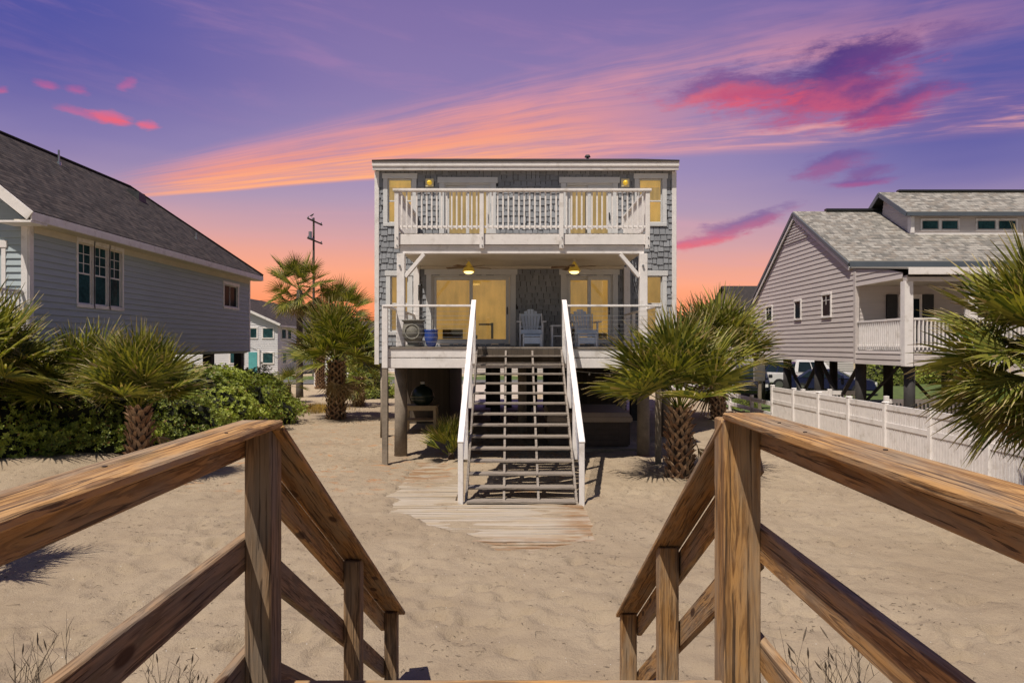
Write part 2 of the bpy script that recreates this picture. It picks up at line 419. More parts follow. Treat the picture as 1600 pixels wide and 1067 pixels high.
# ------------------------------------------------------------------ helpers for walls
class Face:
    """a wall plane: u along the wall, n outwards, z up"""
    def __init__(s, origin, ud, nd): s.o, s.u, s.n = Vector(origin), Vector(ud), Vector(nd)
    def p(s, u, n, z): return s.o + s.u*u + s.n*n + Vector((0,0,z))
    def box(s, mb, u0, u1, n0, n1, z0, z1):
        a, b = s.p(u0,n0,z0), s.p(u1,n1,z1); mb.box(a.x,b.x,a.y,b.y,a.z,b.z); return mb
def minus(rect, holes):
    x0,x1,z0,z1 = rect
    xs = sorted({x0,x1,*[h[0] for h in holes],*[h[1] for h in holes]}); xs = [x for x in xs if x0 <= x <= x1]
    out = []
    for a, b in zip(xs, xs[1:]):
        mid = (a+b)/2; hs = sorted([(h[2],h[3]) for h in holes if h[0] < mid < h[1]]); z = z0
        for p, q in hs:
            if p > z: out.append((a,b,z,min(p,z1)))
            z = max(z, q)
        if z < z1: out.append((a,b,z,z1))
    return out
def window(F, parent, u0, u1, z0, z1, cas=.10, head=.13, sash='double', proud=.035, deep=.07, blind='blind', mat='trim', glass='glass', name='window', ears=.03, grid=None, sillh=.09):
    """glass opening u0..u1, z0..z1 with casing round it; pane set back in the opening"""
    f = MB()
    F.box(f, u0-cas, u0, -.02, proud, z0-.0, z1); F.box(f, u1, u1+cas, -.02, proud, z0-.0, z1)
    F.box(f, u0-cas-ears, u1+cas+ears, -.02, proud+.012, z1, z1+head)
    if sillh: F.box(f, u0-cas, u1+cas, -.02, proud+.010, z0-sillh, z0)
    # sash frame
    s = .035
    F.box(f, u0, u0+s, -deep-.03, -.022, z0, z1); F.box(f, u1-s, u1, -deep-.03, -.022, z0, z1)
    F.box(f, u0+s, u1-s, -deep-.03, -.022, z0, z0+s); F.box(f, u0+s, u1-s, -deep-.03, -.022, z1-s, z1)
    if sash == 'double': zm = (z0+z1)/2; F.box(f, u0+s, u1-s, -deep-.02, -.03, zm-.02, zm+.02)
    w = f.build(name, M[mat], parent, bevel=.004)
    g = MB(); q = -deep+.006
    g.face([F.p(u0+s,q,z0+s), F.p(u1-s,q,z0+s), F.p(u1-s,q,z1-s), F.p(u0+s,q,z1-s)])
    g.build('pane', M[glass], w)
    if grid:
        gm = MB(); nx, nz, za = grid
        for k in range(1, nx): uu = u0+s+(u1-u0-2*s)*k/nx; F.box(gm, uu-.009, uu+.009, q+.002, q+.014, za, z1-s)
        for k in range(1, nz): zz = za+(z1-s-za)*k/nz; F.box(gm, u0+s, u1-s, q+.003, q+.012, zz-.009, zz+.009)
        gm.build('muntin', M[mat], w)
    if blind:
        b = MB(); q = -deep-.10; b.face([F.p(u0-.05,q,z0-.05), F.p(u1+.05,q,z0-.05), F.p(u1+.05,q,z1+.05), F.p(u0-.05,q,z1+.05)])
        b.build('blind', M[blind], w)
    return w
def lap(mb, F, poly, step=.15, out=.016):
    """clapboards over a polygon given as (u,z) points (convex in u for every z)"""
    zs = [p[1] for p in poly]; z = min(zs); zmax = max(zs)
    def span(h):
        us = []
        for (a,b),(c,d) in zip(poly, poly[1:]+poly[:1]):
            if (b-h)*(d-h) <= 0 and b != d: us.append(a+(c-a)*(h-b)/(d-b))
        return (min(us), max(us)) if len(us) > 1 else None
    while z < zmax-.01:
        z2 = min(z+step, zmax)
        s0, s1 = span(z+.0005), span(z2-.0005)
        if s0 and s1:
            mb.face([F.p(s0[0],out,z), F.p(s0[1],out,z), F.p(s1[1],0.002,z2), F.p(s1[0],0.002,z2)])
            mb.face([F.p(s0[0],0,z), F.p(s0[1],0,z), F.p(s0[1],out,z), F.p(s0[0],out,z)])
        z = z2
def lap_holes(mb, F, rect, holes, step=.15):
    z0 = rect[2]; n = int(math.ceil((rect[3]-z0)/step))
    for k in range(n):
        a = z0+k*step; b = min(a+step, rect[3])
        for r in minus((rect[0], rect[1], a, b), holes):
            t0 = (r[2]-a)/step; t1 = (r[3]-a)/step; o0 = .030*(1-t0)+.002*t0; o1 = .030*(1-t1)+.002*t1
            mb.face([F.p(r[0],o0,r[2]), F.p(r[1],o0,r[2]), F.p(r[1],o1,r[3]), F.p(r[0],o1,r[3])])
            mb.face([F.p(r[0],0,r[2]), F.p(r[1],0,r[2]), F.p(r[1],o0,r[2]), F.p(r[0],o0,r[2])])
def roof_quad(mb, p, thick=.05):
    """p: eave-left, eave-right, ridge-right, ridge-left (or 3 points); UV in metres"""
    p = [Vector(q) for q in p]; ax = (p[1]-p[0]).normalized(); nrm = ax.cross(p[2]-p[0]).normalized(); ay = nrm.cross(ax)
    mb.face(p, [((q-p[0]).dot(ax), (q-p[0]).dot(ay)) for q in p])
    lo = [q - Vector((0,0,thick)) for q in p]; mb.face(lo[::-1], [(0,0)]*len(p))
    for k in range(len(p)):
        a, b = k, (k+1) % len(p); mb.face([p[a], lo[a], lo[b], p[b]], [(0,.05)]*4)

# ------------------------------------------------------------------ ground
def sstep(a, b, x):
    t = max(0, min(1, (x-a)/(b-a))); return t*t*(3-2*t)
def plank_field(x, y):
    nz = noise.fractal(Vector((x*1.1, y*2.6, 3.3)), .8, 2.0, 4)*.15 + noise.noise(Vector((x*.8, y*7.5, 9.0)))*.10
    e1 = 1-(((x-.05)/2.15)**2 + ((y-11.6)/2.5)**2)
    if y < 11.6: e1 -= max(0, x-1.16)*8
    else: e1 -= max(0, x-1.24)*8
    if x < -.2: e1 -= max(0, -.2-x)*max(0, 11.2-y)*.45
    e2 = .8-(((x+1.75)/.75)**2 + ((y-13.9)/2.9)**2) - .25 + noise.noise(Vector((x*2, y*1.5, 1)))*.45
    return max(e1, e2) + nz
prints = {}
rsf = random.Random(12)
def stamp(x, y, a):
    prints.setdefault((int(x//.5), int(y//.5)), []).append((x, y, math.cos(a), math.sin(a), rsf.uniform(.032,.058)))
for _ in range(22):
    x_, y_ = rsf.uniform(-9,8), rsf.uniform(4.5,14); a_ = rsf.uniform(0,2*PI); n_ = rsf.randint(8,22)
    for k_ in range(n_):
        a_ += rsf.gauss(0,.12); x_ += math.cos(a_)*.42; y_ += math.sin(a_)*.42; s_ = .10 if k_ % 2 else -.10
        if 4 < y_ < 22 and -12 < x_ < 10: stamp(x_-math.sin(a_)*s_, y_+math.cos(a_)*s_, a_)
for _ in range(420): stamp(rsf.uniform(-5,5), rsf.uniform(4.5,20), rsf.uniform(0,6.28))
def foot(x, y):
    h = 0; i, j = int(x//.5), int(y//.5)
    for di in (-1,0,1):
        for dj in (-1,0,1):
            for (px_, py_, c_, s_, dp) in prints.get((i+di, j+dj), ()):
                dx, dy = x-px_, y-py_; u = (dx*c_+dy*s_)/.17; v_ = (-dx*s_+dy*c_)/.085; d = u*u+v_*v_
                if d < 4: h += -dp*math.exp(-d*d*.8) + dp*.45*math.exp(-(math.sqrt(d)-1.35)**2*9)
    return h
def ground_h(x, y):
    h = 0
    if y < 45 and abs(x) < 24:
        v = Vector((x, y, 0))
        h = noise.fractal(v*.35, 1, 2, 3)*.05 + noise.fractal(v*1.9, .8, 2.1, 4)*.036
        h += noise.noise(Vector((x*5.5, y*5.5, 4)))*.016 + .06
        if y < 19: h += sstep(.62, .95, noise.cell(Vector((x*2.1+noise.noise(v*2)*.6, y*2.1, 8))))*-.012
        if 4 < y < 22 and -12 < x < 10: h += foot(x, y)
        h += .42*sstep(-7.0, -9.2, x)*sstep(10.5, 13.5, y)*sstep(26, 18, y)
        near = sstep(45, 38, y)*sstep(24, 20, abs(x)); h *= near
        h *= 1-.6*sstep(20, 24, y)
        s = plank_field(x, y) if 8 < y < 18 and -4 < x < 3 else -1
        if 8 < y < 18 and -4 < x < 3:
            s = max(s, -.3) if -3.2 < x < 2 and y > 8.6 else -1
        if s > -.31:
            k = sstep(-.10, .16, s); h = (.03+h*.5)*(1-k) + k*(-.008 + noise.noise(Vector((x*1.5,y*10,2)))*.040 + noise.noise(Vector((x*.9,y*1.6,6)))*.045)
    return h
def grid_axis(segs):
    out = []
    for a, b, st in segs:
        n = max(1, int(round((b-a)/st))); out += [a+(b-a)*k/n for k in range(n)]
    out.append(segs[-1][1]); return out
xs = grid_axis([(-1800,-200,400),(-200,-40,40),(-40,-20,4),(-20,-9,.18),(-9,-5,.09),(-5,4.5,.055),(4.5,9,.09),(9,20,.2),(20,40,4),(40,200,40),(200,1800,400)])
pass
ys = grid_axis([(-400,-20,95),(-20,2,2),(2,4,.4),(4,9,.055),(9,17,.06),(17,26,.12),(26,46,.4),(46,120,6),(120,400,40),(400,3000,400)])
nx, ny = len(xs), len(ys)
vs = [(x, y, ground_h(x, y)) for y in ys for x in xs]
fs = [(j*nx+i, j*nx+i+1, (j+1)*nx+i+1, (j+1)*nx+i) for j in range(ny-1) for i in range(nx-1)]
me = bpy.data.meshes.new('sand_ground'); me.from_pydata(vs, [], fs)
for p in me.polygons: p.use_smooth = True
m, t, b = new_mat('beach_sand'); co = t.coord('Object')
x, y, z = t.sep(co)
big = t.noise(co, .45, 5, .6); mid = t.noise(co, 3.5, 5, .6); gr = t.noise(co, 60, 3, .7); gr2 = t.noise(co, 260, 2, .6)
c = t.mix(big.ss(.3,.7), (.295,.230,.160), (.370,.297,.212))
c = t.mix(mid.ss(.45,.75)*.4, c, (.26,.20,.135))
c = t.mix(gr.ss(.35,.75)*.40, c, (.30,.22,.15))
c = t.mix(gr2.ss(.58,.70)*.5, c, (.17,.12,.08))
fl = t.voro(t.map(co, (6,11,8)), 1.0); c = t.mix(fl.ss(.075,.045)*t.noise(co, .8, 3).ss(.45,.6)*.9, c, (.07,.05,.035))
fl2 = t.voro(t.map(co, (23,31,20)), 1.0); c = t.mix(fl2.ss(.13,.08)*t.noise(co, 1.3, 3).ss(.46,.6)*.8, c, (.09,.065,.045))
sh = t.voro(t.map(co, (9,9,9), (3,2,0)), 1.0); c = t.mix(sh.ss(.045,.03)*.9, c, (.75,.72,.68))
orange = t.noise(t.map(co, (1.2,2.6,1)), 1.4, 5, .7).ss(.56,.66)*y.ss(11.5,13.5)*y.ss(30,22)*(x.ss(2.5,0.5))*(x.ss(-9,-5.5))
c = t.mix(orange*.7, c, (.38,.17,.06))
far = y.ss(30, 36)
c = t.mix(far*.6, c, (.42,.33,.22))
c = t.mix((t.noise(co, .25, 4).ss(.5,.6)*y.ss(46,50)).clamp(), c, (.10,.13,.035))
t.l(c, b.inputs['Base Color']); sval(b, 'Roughness', .95); sval(b, 'Specular IOR Level', .15)
dimple = t.voro(t.map(co, (4.2,4.2,4.2)), 1.0, feature='SMOOTH_F1')
t.l(t.bump(mid*1.3+dimple*.75+gr*.30+gr2*.12, 1.0, .05), b.inputs['Normal'])
me.materials.append(m); g = bpy.data.objects.new('sand_ground', me); C.objects.link(g); tag(g, 'pale beach sand scattered with dry seaweed and footprints', 'ground', kind='structure')

# planks half buried in the sand
m, t, b = new_mat('bleached_planks'); co = t.coord('Object'); x, y, z = t.sep(co); r = t.island()
v = t.comb(x*1.0+r*31.0, y*1.0, z*1.0)
gr = t.noise(t.map(v, (1.2,60,10)), 1.0, 5, .65); bl = t.noise(t.map(v, (1.4,5,1)), 1.0, 4, .6)
c = t.mix(gr.ss(.3,.7), (.25,.205,.155), (.45,.39,.32))
c = t.mix(t.noise(t.map(co, (1.0,7,1), (4,2,0)), 1.0, 4, .6).ss(.47,.60)*.8, c, (.33,.26,.175))
edge = (x.ss(1.0,1.6) + y.ss(-2.1, -2.7) + x.ss(-.3,-1.2)*y.ss(1.2,2.2) + t.noise(co, .9, 3).ss(.58,.7)*.25).clamp()
c = t.mix((bl.ss(.36,.56)*(edge*.9+.05)).clamp(), c, (.23,.13,.060))
c = t.mix(t.noise(v, 5, 5, .7).ss(.60,.72)*.8, c, (.42,.33,.25))
c = t.mix(gr.ss(.36,.28)*.6, c, (.12,.07,.04))
t.l(c, b.inputs['Base Color']); sval(b, 'Roughness', .9); t.l(t.bump(gr, .5, .006), b.inputs['Normal'])
M['plank'] = m
pw = thing('boardwalk', (-.5, 12, 0), 'bleached wooden boardwalk half buried in sand before the stairs', 'boardwalk')
yy = 8.9
mbp = None
while yy < 16.6:
    x0 = -2.9 if yy > 11.2 else -2.5; x1 = 1.24 if yy < 11.3 else (-.6 if yy > 12.0 else 1.2)
    if yy > 12.0: x0, x1 = -2.65, -1.0
    MB().hexa([(x0,yy,-.02),(x1,yy,-.02),(x1,yy+.122,-.02),(x0,yy+.122,-.02)]+[(a,b_,.012+random.uniform(-.006,.010)) for a,b_ in ((x0,yy),(x1,yy),(x1,yy+.122),(x0,yy+.122))]).build('plank', M['plank'], pw)
    yy += .142

# driveway, street, grass beyond the house
def sheet(name, x0, x1, y0, y1, z, mat, label, cat='ground'):
    mb = MB(); mb.face([(x0,y0,z),(x1,y0,z),(x1,y1,z),(x0,y1,z)]); return tag(mb.build(name, mat), label, cat, kind='structure')
M['grass'] = plain('lawn', (.07,.10,.022), .95, .4, 2.5, bump=.6)
sheet('driveway', -4, 6, 29, 49, .03, M['concrete'], 'pale concrete driveway behind the house')
sheet('street', -160, 160, 49, 55, .045, M['asphalt'], 'grey asphalt street behind the houses')
sheet('verge', -200, 200, 55, 61, .05, M['grass'], 'green grass verge along the street')
sheet('lawn', 9.4, 30, 27, 49, .06, M['grass'], 'lawn strip behind the white fence')

# ------------------------------------------------------------------ main beach house
H = thing('beach_house', (.4, 20, 0), 'two storey grey shingled beach house on piles with lit windows and a balcony', 'house')
FX = Face((0,20,0), (1,0,0), (0,-1,0))     # front wall, u = x
X0, X1, Z0, Z1 = -3.99, 4.78, 2.22, 7.9
wins = {  # u0,u1,z0,z1 glass openings
 'ul': (-3.64,-2.93,6.34,7.63), 'ur': (3.72,4.40,6.34,7.63),
 'll': (-3.56,-3.04,3.16,4.79), 'lr': (3.86,4.40,3.16,4.79)}
doors = {'ud_l': (-1.98,-.62,5.50,7.50), 'ud_r': (1.58,2.95,5.50,7.50), 'ld_l': (-2.36,-.04,2.74,4.82), 'ld_r': (1.58,2.95,2.74,4.82)}
holes = list(wins.values())+list(doors.values())
mb = MB()
for r in minus((X0,X1,Z0,Z1), holes): FX.box(mb, r[0], r[1], -.14, 0, r[2], r[3])
for x in (X0, X1): mb.box(x-.07 if x > 0 else x, x if x > 0 else x+.07, 20.14, 31, Z0, Z1)
mb.box(X0, X1, 30.9, 31, Z0, Z1); mb.box(X0+.08, X1-.08, 20.15, 30.88, 5.2, 5.4); mb.box(X0+.08, X1-.08, 20.2, 30.88, Z0, Z0+.25)
wall = mb.build('wall', M['shingle_gap'], H)
# individual shingles
mb = MB(); z = Z0; ex = .172; row = 0
rs = random.Random(3)
while z < Z1-.05:
    x = X0+.02 - rs.random()*.15; prev = 0
    while x < X1-.1:
        wd = rs.choice([.12,.15,.18,.20,.24])+rs.uniform(-.01,.01); a, b_ = max(x, X0+.02), min(x+wd, X1-.02)
        j = rs.choice([-.032,-.015,0,0,.018,.034]); zz = z+j
        cx, cz = (a+b_)/2, zz+ex/2
        hit = any(h[0]-.02 < b_ and h[1]+.02 > a and h[2]-.02 < zz+ex and h[3]+.02 > zz for h in holes)
        if b_-a > .03:
            top = min(zz+ex+.06, Z1); g_ = .008
            if not hit or (cz > 0 and not any(h[0]+.0 < b_-.03 and h[1] > a+.03 and h[2] < zz+ex-.03 and h[3] > zz+.03 for h in holes)):
                hx = [(a+g_,20-.002,zz),(b_-g_,20-.002,zz)]
                th = .030+rs.uniform(0,.008)
                mb.hexa([(a+g_,20-th,zz),(b_-g_,20-th,zz),(b_-g_,20-.001,zz),(a+g_,20-.001,zz),(a+g_,20-.006,top),(b_-g_,20-.006,top),(b_-g_,20-.001,top),(a+g_,20-.001,top)])
        x += wd
    z += ex; row += 1
mb.build('shingle_cladding', M['shingle'], H)
mb = MB()
for x in (X0, X1): 
    (MB().box(x-.03, x+.10, 19.955, 20.06, Z0-.02, Z1-.06) if x < 0 else MB().box(x-.10, x+.03, 19.955, 20.06, Z0-.02, Z1-.06)).build('corner_board', M['white'], H, bevel=.004)
for k, v in wins.items():
    up = k[0] == 'u'
    w_ = window(FX, H, *v, cas=.13, head=.15, sash='double', blind='lit_room' if up else 'blind', sillh=.10)
    if up:   # lit ceiling and half-drawn shade seen in the upper windows
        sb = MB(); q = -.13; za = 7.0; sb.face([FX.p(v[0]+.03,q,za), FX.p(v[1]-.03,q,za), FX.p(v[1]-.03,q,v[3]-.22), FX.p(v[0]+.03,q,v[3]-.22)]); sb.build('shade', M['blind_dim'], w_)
def sliding(F, parent, u0, u1, z0, z1, blind, cas=.15):
    f = MB()
    F.box(f, u0-cas, u0, -.02, .04, z0-.0, z1); F.box(f, u1, u1+cas, -.02, .04, z0-.0, z1); F.box(f, u0-cas-.05, u1+cas+.05, -.02, .055, z1, z1+.17)
    F.box(f, u0, u1, -.13, -.0, z0, z0+.05); F.box(f, u0, u0+.04, -.13, 0, z0+.05, z1); F.box(f, u1-.04, u1, -.13, 0, z0+.05, z1); F.box(f, u0+.04, u1-.04, -.13, 0, z1-.05, z1)
    d = f.build('sliding_door', M['trim'], parent, bevel=.004)
    um = (u0+u1)/2
    for k, (a, b_) in enumerate(((u0+.045, um+.045), (um-.045, u1-.045))):
        s = .095; q0 = -.105 if k == 0 else -.055
        fr = MB()
        for r in ((a, a+s, z0+.055, z1-.055), (b_-s, b_, z0+.055, z1-.055), (a+s, b_-s, z0+.055, z0+.055+s*1.5), (a+s, b_-s, z1-.055-s, z1-.055)): F.box(fr, r[0], r[1], q0, q0+.042, r[2], r[3])
        fr.build('door_leaf_frame', M['trim'], d, bevel=.004)
        g_ = MB(); q = q0+.02; g_.face([F.p(a+s,q,z0+.05+s*1.5), F.p(b_-s,q,z0+.05+s*1.5), F.p(b_-s,q,z1-.05-s), F.p(a+s,q,z1-.05-s)]); g_.build('pane', M['glass'], d)
    hb = MB(); F.box(hb, u1-.115, u1-.085, -.012, .03, z0+.92, z0+1.14); hb.build('door_handle', M['black'], d, bevel=.006)
    bl = MB(); bl.face([F.p(u0-.02,-.17,z0), F.p(u1+.02,-.17,z0), F.p(u1+.02,-.17,z1), F.p(u0-.02,-.17,z1)]); bl.build('blind', M[blind], d)
    return d
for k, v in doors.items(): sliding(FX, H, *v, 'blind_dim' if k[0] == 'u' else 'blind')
M['sofa'] = plain('dim_furniture', (.10,.07,.03), .9, .2, 3)
for (a_, b__, c_, d_) in ((-2.05,-1.45,2.95,3.22),(-1.30,-1.02,2.95,3.06),(-.62,-.55,2.95,3.42),(-.98,-.55,3.35,3.40),(1.72,1.98,2.95,3.30),(2.45,2.80,2.95,3.12)):
    MB().box(a_,b__,20.155,20.165,c_,d_).build('furniture', M['sofa'], H)
for (a_, b__, c_, d_) in ((-1.98,-1.86,5.55,7.2),(-1.36,-1.26,5.55,7.3),(2.16,2.26,5.55,7.3),(2.84,2.94,5.55,7.2)):
    MB().box(a_,b__,20.145,20.16,c_,d_).build('curtain', M['soffit'], H)
# roof
mb = MB(); ex0, ex1 = -4.05, 4.84; ez = 8.11
roof_quad(mb, [(ex0,19.72,ez),(ex1,19.72,ez),(ex1,26,9.87),(ex0,26,9.87)]); roof_quad(mb, [(ex1,32,ez),(ex0,32,ez),(ex0,26,9.87),(ex1,26,9.87)])
rf = mb.build('roof', M['roof_dark'], H)
mb = MB(); mb.box(ex0+.01,ex1-.01,19.77,19.83,7.83,8.10); mb.box(ex0,ex1,19.74,19.77,7.94,8.09); mb.box(ex0+.02,ex1-.02,19.83,20.0,7.86,7.9)
mb.bar((ex0+.02,19.83,7.98),(ex0+.02,26,9.69),.03,.2); mb.bar((ex1-.02,19.83,7.98),(ex1-.02,26,9.69),.03,.2)
mb.build('fascia', M['white'], rf, bevel=.005)
mb = MB(); mb.lathe([(.06,8.1),(.06,8.32),(.10,8.32),(.10,8.38),(.02,8.42)], -1.2, 21.0, 10); mb.build('roof_vent', M['metal'], rf)
mb = MB(); mb.lathe([(.05,9.8),(.05,9.97),(.12,9.98),(.08,10.06)], 2.9, 26.2, 10); mb.build('roof_vent', M['black'], rf)
# gable ends
mb = MB()
for x in (X0+.01, X1-.01): mb.face([(x,20,Z1),(x,26,9.82),(x,31.5,Z1)])
mb.build('gable', M['siding_taupe'], H)

# balcony
BX0, BX1, BY = -2.85, 3.345, 16.6
B = MB().box(BX0+.04, BX1-.04, BY+.02, 19.93, 5.42, 5.475).build('balcony', M['tread'], H)
mb = MB(); bx = [-2.80, -.735, 1.20, 3.295]
for a, b_ in zip(bx, bx[1:]): mb.box(a+.055, b_-.055, BY+.0, BY+.045, 5.20, 5.45)
for x in (BX0+.03, BX1-.075): mb.box(x, x+.045, BY+.05, 19.96, 5.20, 5.45)
mb.build('fascia', M['white'], B, bevel=.004)
mb = MB().box(BX0+.12, BX1-.12, 16.66, 16.86, 4.99, 5.195); mb.build('beam', M['white'], B, bevel=.005)
mb = MB().box(BX0+.1, BX1-.1, 16.87, 19.95, 5.06, 5.09); mb.build('ceiling', M['soffit'], B)
mb = MB().box(BX0+.1, BX1-.1, 19.78, 19.95, 4.98, 5.055); mb.build('ledger', M['soffit'], B)
for x in bx:
    p = MB().box(x-.052, x+.052, BY-.055, BY+.05, 5.10, 6.48).build('balcony_post', M['white'], B, bevel=.006)
    q = MB(); 
    for zz in (5.17, 5.36): q.tube([(x+.012,BY-.056,zz),(x+.012,BY-.072,zz)], .016, 8)
    q.build('bolt', M['metal'], p)
for x in (BX0+.05, BX1-.05): MB().box(x-.05, x+.05, 19.85, 19.95, 5.48, 6.48).build('balcony_post', M['white'], B, bevel=.006)
mb = MB().box(BX0-.04, BX1+.04, BY-.08, BY+.07, 6.485, 6.545)
for x in (BX0+.05, BX1-.05): mb.box(x-.06, x+.06, BY+.075, 19.97, 6.485, 6.54)
mb.build('top_rail', M['white'], B, bevel=.006)
mb = MB()
for a, b_ in zip(bx, bx[1:]): mb.box(a+.054, b_-.054, BY-.02, BY+.03, 5.60, 5.655)
for x in (BX0+.05, BX1-.05): mb.box(x-.02, x+.02, BY+.055, 19.84, 5.60, 5.655)
mb.build('bottom_rail', M['white'], B, bevel=.004)
for a, b_ in zip(bx, bx[1:]):
    n = int(round((b_-a)/.125))
    for k in range(1, n): 
        x = a+(b_-a)*k/n; MB().box(x-.019, x+.019, BY-.035, BY-.0205, 5.56, 6.482).build('baluster', M['white'], B)
for x in (BX0+.05, BX1-.05):
    n = 26
    mbx = MB()
    for k in range(1, n): y = BY+.05+(19.85-BY-.05)*k/n; mbx.box(x-.018, x+.018, y-.018, y+.018, 5.656, 6.484)
    tag(mbx.build('side_balusters', M['white'], B))

# porch posts, braces
for x, s in ((-2.705, 1), (3.20, -1)):
    p = MB().box(x-.095, x+.095, 16.58, 16.77, 2.73, 4.985).build('porch_post', M['white'], H, bevel=.008)
    q = MB(); q.tube([(x-.02,16.575,4.68),(x-.02,16.54,4.68)], .028, 8); q.build('bolt', M['metal'], p)
    MB().box(x-.12*0-.10, x+.10, 16.565, 16.79, 4.93, 5.02)
    q = MB(); q.bar((x+s*.10,16.67,4.42), (x+s*.56,16.67,4.97), .09, .15, up=(0,1,0)); q.build('brace', M['white'], p, bevel=.004)
for a, b_ in ((-2.87,-2.70), (3.26,3.44)): MB().box(a, b_, 19.86, 19.97, 2.73, 5.04).build('pilaster', M['white'], H, bevel=.005)

# lower deck
DX0, DX1, DY = -2.92, 3.36, 15.5
D = MB().box(DX0, DX1, DY-.02, 19.9, 2.672, 2.715).build('deck', M['tread'], H)
mb = MB()
for a, b_ in ((DX0+.10, DX1-.10),): mb.box(a, b_, DY, DY+.045, 2.475, 2.668); mb.box(a, b_, DY, DY+.045, 2.235, 2.455)
for x in (DX0+.02, DX1-.06): mb.box(x, x+.04, DY+.055, 19.9, 2.24, 2.668)
mb.build('fascia', M['white'], D, bevel=.004)
mb = MB(); 
for k in range(15): x = DX0+.3+k*.41; mb.box(x, x+.04, DY+.05, 19.9, 2.42, 2.665)
mb.build('joists', M['pine_grey'], D)
def deck_post(x, z0, z1, y=DY-.035, wdt=.10): return MB().box(x-wdt/2, x+wdt/2, y-.05, y+.032, z0, z1).build('rail_post', M['white'], D, bevel=.006)
for x in (DX0+.045, DX1-.045): deck_post(x, 2.235, 3.66, wdt=.13)
for sx in (DX0+.045, DX1-.045):
    MB().box(sx-.065, sx+.065, DY-.075, DY+.02, -.1, 2.225).build('deck_leg', M['pile'], D, bevel=.008)
for a, b_, x in ((DX0, -.86, DX0+.045), (1.22, DX1, DX1-.045)): MB().box(a, b_, DY-.10, DY-.0, 3.62, 3.665).box(x-.05, x+.05, DY+.01, 19.9, 3.62, 3.66).build('top_rail', M['white'], D, bevel=.005)
for a, b_, x in ((DX0, -.84, DX0+.045), (1.2, DX1, DX1-.045)):
    mb = MB()
    for k in range(8):
        z = 2.83+k*.098; mb.tube([(a,DY-.045,z),(b_,DY-.045,z)], .0035, 5); mb.tube([(x,DY,z),(x,19.9,z)], .0035, 5)
    mb.build('cable_infill', M['cable'], D)
for y in (17.2, 18.6): 
    for x in (DX0+.045, DX1-.045): MB().box(x-.04, x+.04, y-.04, y+.04, 2.72, 3.62).build('rail_post', M['white'], D, bevel=.005)

# staircase
S = thing('staircase', (.16,13.6,0), None, None); S.parent = H; S.location = Vector(S['_o'])-Vector(H['_o'])
RI, TR, N = .19, .267, 14
sx0, sx1 = -.78, 1.10
for k in range(1, N+1):
    y = DY-.02-k*TR; z = 2.715-k*RI
    MB().box(sx0, sx1, y-.015, y+TR+.0, z-.036, z).build('tread', M['tread'], S, bevel=.008)
for x in (sx0-.02, -.14, .46, sx1+.02):
    mb = MB(); n = 16
    y0, z0 = DY-.03, 2.715-.04; y1 = DY-.02-N*TR+.02; z1 = 2.715-N*RI-.04
    mb.hexa([(x-.02,y1-.02,z1-.16),(x+.02,y1-.02,z1-.16),(x+.02,y0,z0-.30),(x-.02,y0,z0-.30),(x-.02,y1-.02,z1-.02),(x+.02,y1-.02,z1-.02),(x+.02,y0,z0-.02),(x-.02,y0,z0-.02)])
    mb.build('stringer', M['tread'], S)
for x, s in ((-.865, -1), (1.185, 1)):   # both stair rails
    yt, zt = DY-.05, 3.74; yb, zb = 11.78, 1.10
    def at(f): return (x + s*(.02*f), yt+(yb-yt)*f, zt+(zb-zt)*f)
    for f in (0.0, .34, .67, 1.0):
        px_, py_, pz_ = at(f); base = max(-.1, 2.715-(DY-py_)/TR*RI-.35)
        MB().box(px_-.045, px_+.045, py_-.045, py_+.045, base if f < 1 else -.1, pz_-.03).build('stair_post', M['white'], S, bevel=.006)
    a, b_ = Vector(at(-.01)), Vector(at(1.012))
    MB().bar(a, b_, .105, .042).build('handrail', M['white'], S, bevel=.006)
    mb = MB()
    for k in range(1, 9):
        dz = -k*.10-.02; mb.tube([Vector(at(0))+Vector((0,0,dz)), Vector(at(1))+Vector((0,0,dz))], .0035, 5)
    mb.build('cable_infill', M['cable'], S)
    q = MB(); f = .335; px_, py_, pz_ = at(f); q.box(px_-.052, px_+.052, py_-.06, py_-.046, pz_-.30, pz_-.04); q.build('post_cap_plate', M['white'], S, bevel=.003)

# piles and understructure
for (x, y, r) in ((-2.72,16.68,.155),(3.20,16.68,.15),(-3.78,20.2,.12),(.3,20.6,.13),(3.25,20.4,.13),(4.55,20.2,.13)):
    mb = MB(); mb.tube([(x,y,-.2),(x+.01,y,1.0),(x,y,2.23)], [r*1.04,r,r*.97], 18); mb.build('pile', M['pile'], H, smooth=True)
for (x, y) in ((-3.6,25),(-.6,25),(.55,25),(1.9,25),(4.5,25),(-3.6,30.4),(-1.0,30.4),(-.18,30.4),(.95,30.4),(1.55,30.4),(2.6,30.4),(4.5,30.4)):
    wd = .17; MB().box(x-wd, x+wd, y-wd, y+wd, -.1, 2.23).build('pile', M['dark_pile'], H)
for (x0, x1, y) in ((-1.0,-.3,25),(.3,1.0,25),(3.25,4.5,20.3)): MB().bar((x0,y,1.1),(x1,y,2.2),.05,.14, up=(0,1,0)).build('brace', M['dark_pile'], H)
mb = MB().box(-3.85,-2.22,24.0,24.05,-.1,2.23).box(-2.25,-2.2,24.05,30,-.1,2.23).box(-3.9,-3.85,24.0,30,-.1,2.23); mb.build('storage_wall', M['enclosure'], H)
mb = MB()
for k in range(16): mb.box(1.55,4.7,28.0,28.03,.1+k*.135,.1+k*.135+.11)
mb.box(1.5,4.1,28.05,28.09,-.1,2.23); mb.build('slatted_wall', M['enclosure'], H)
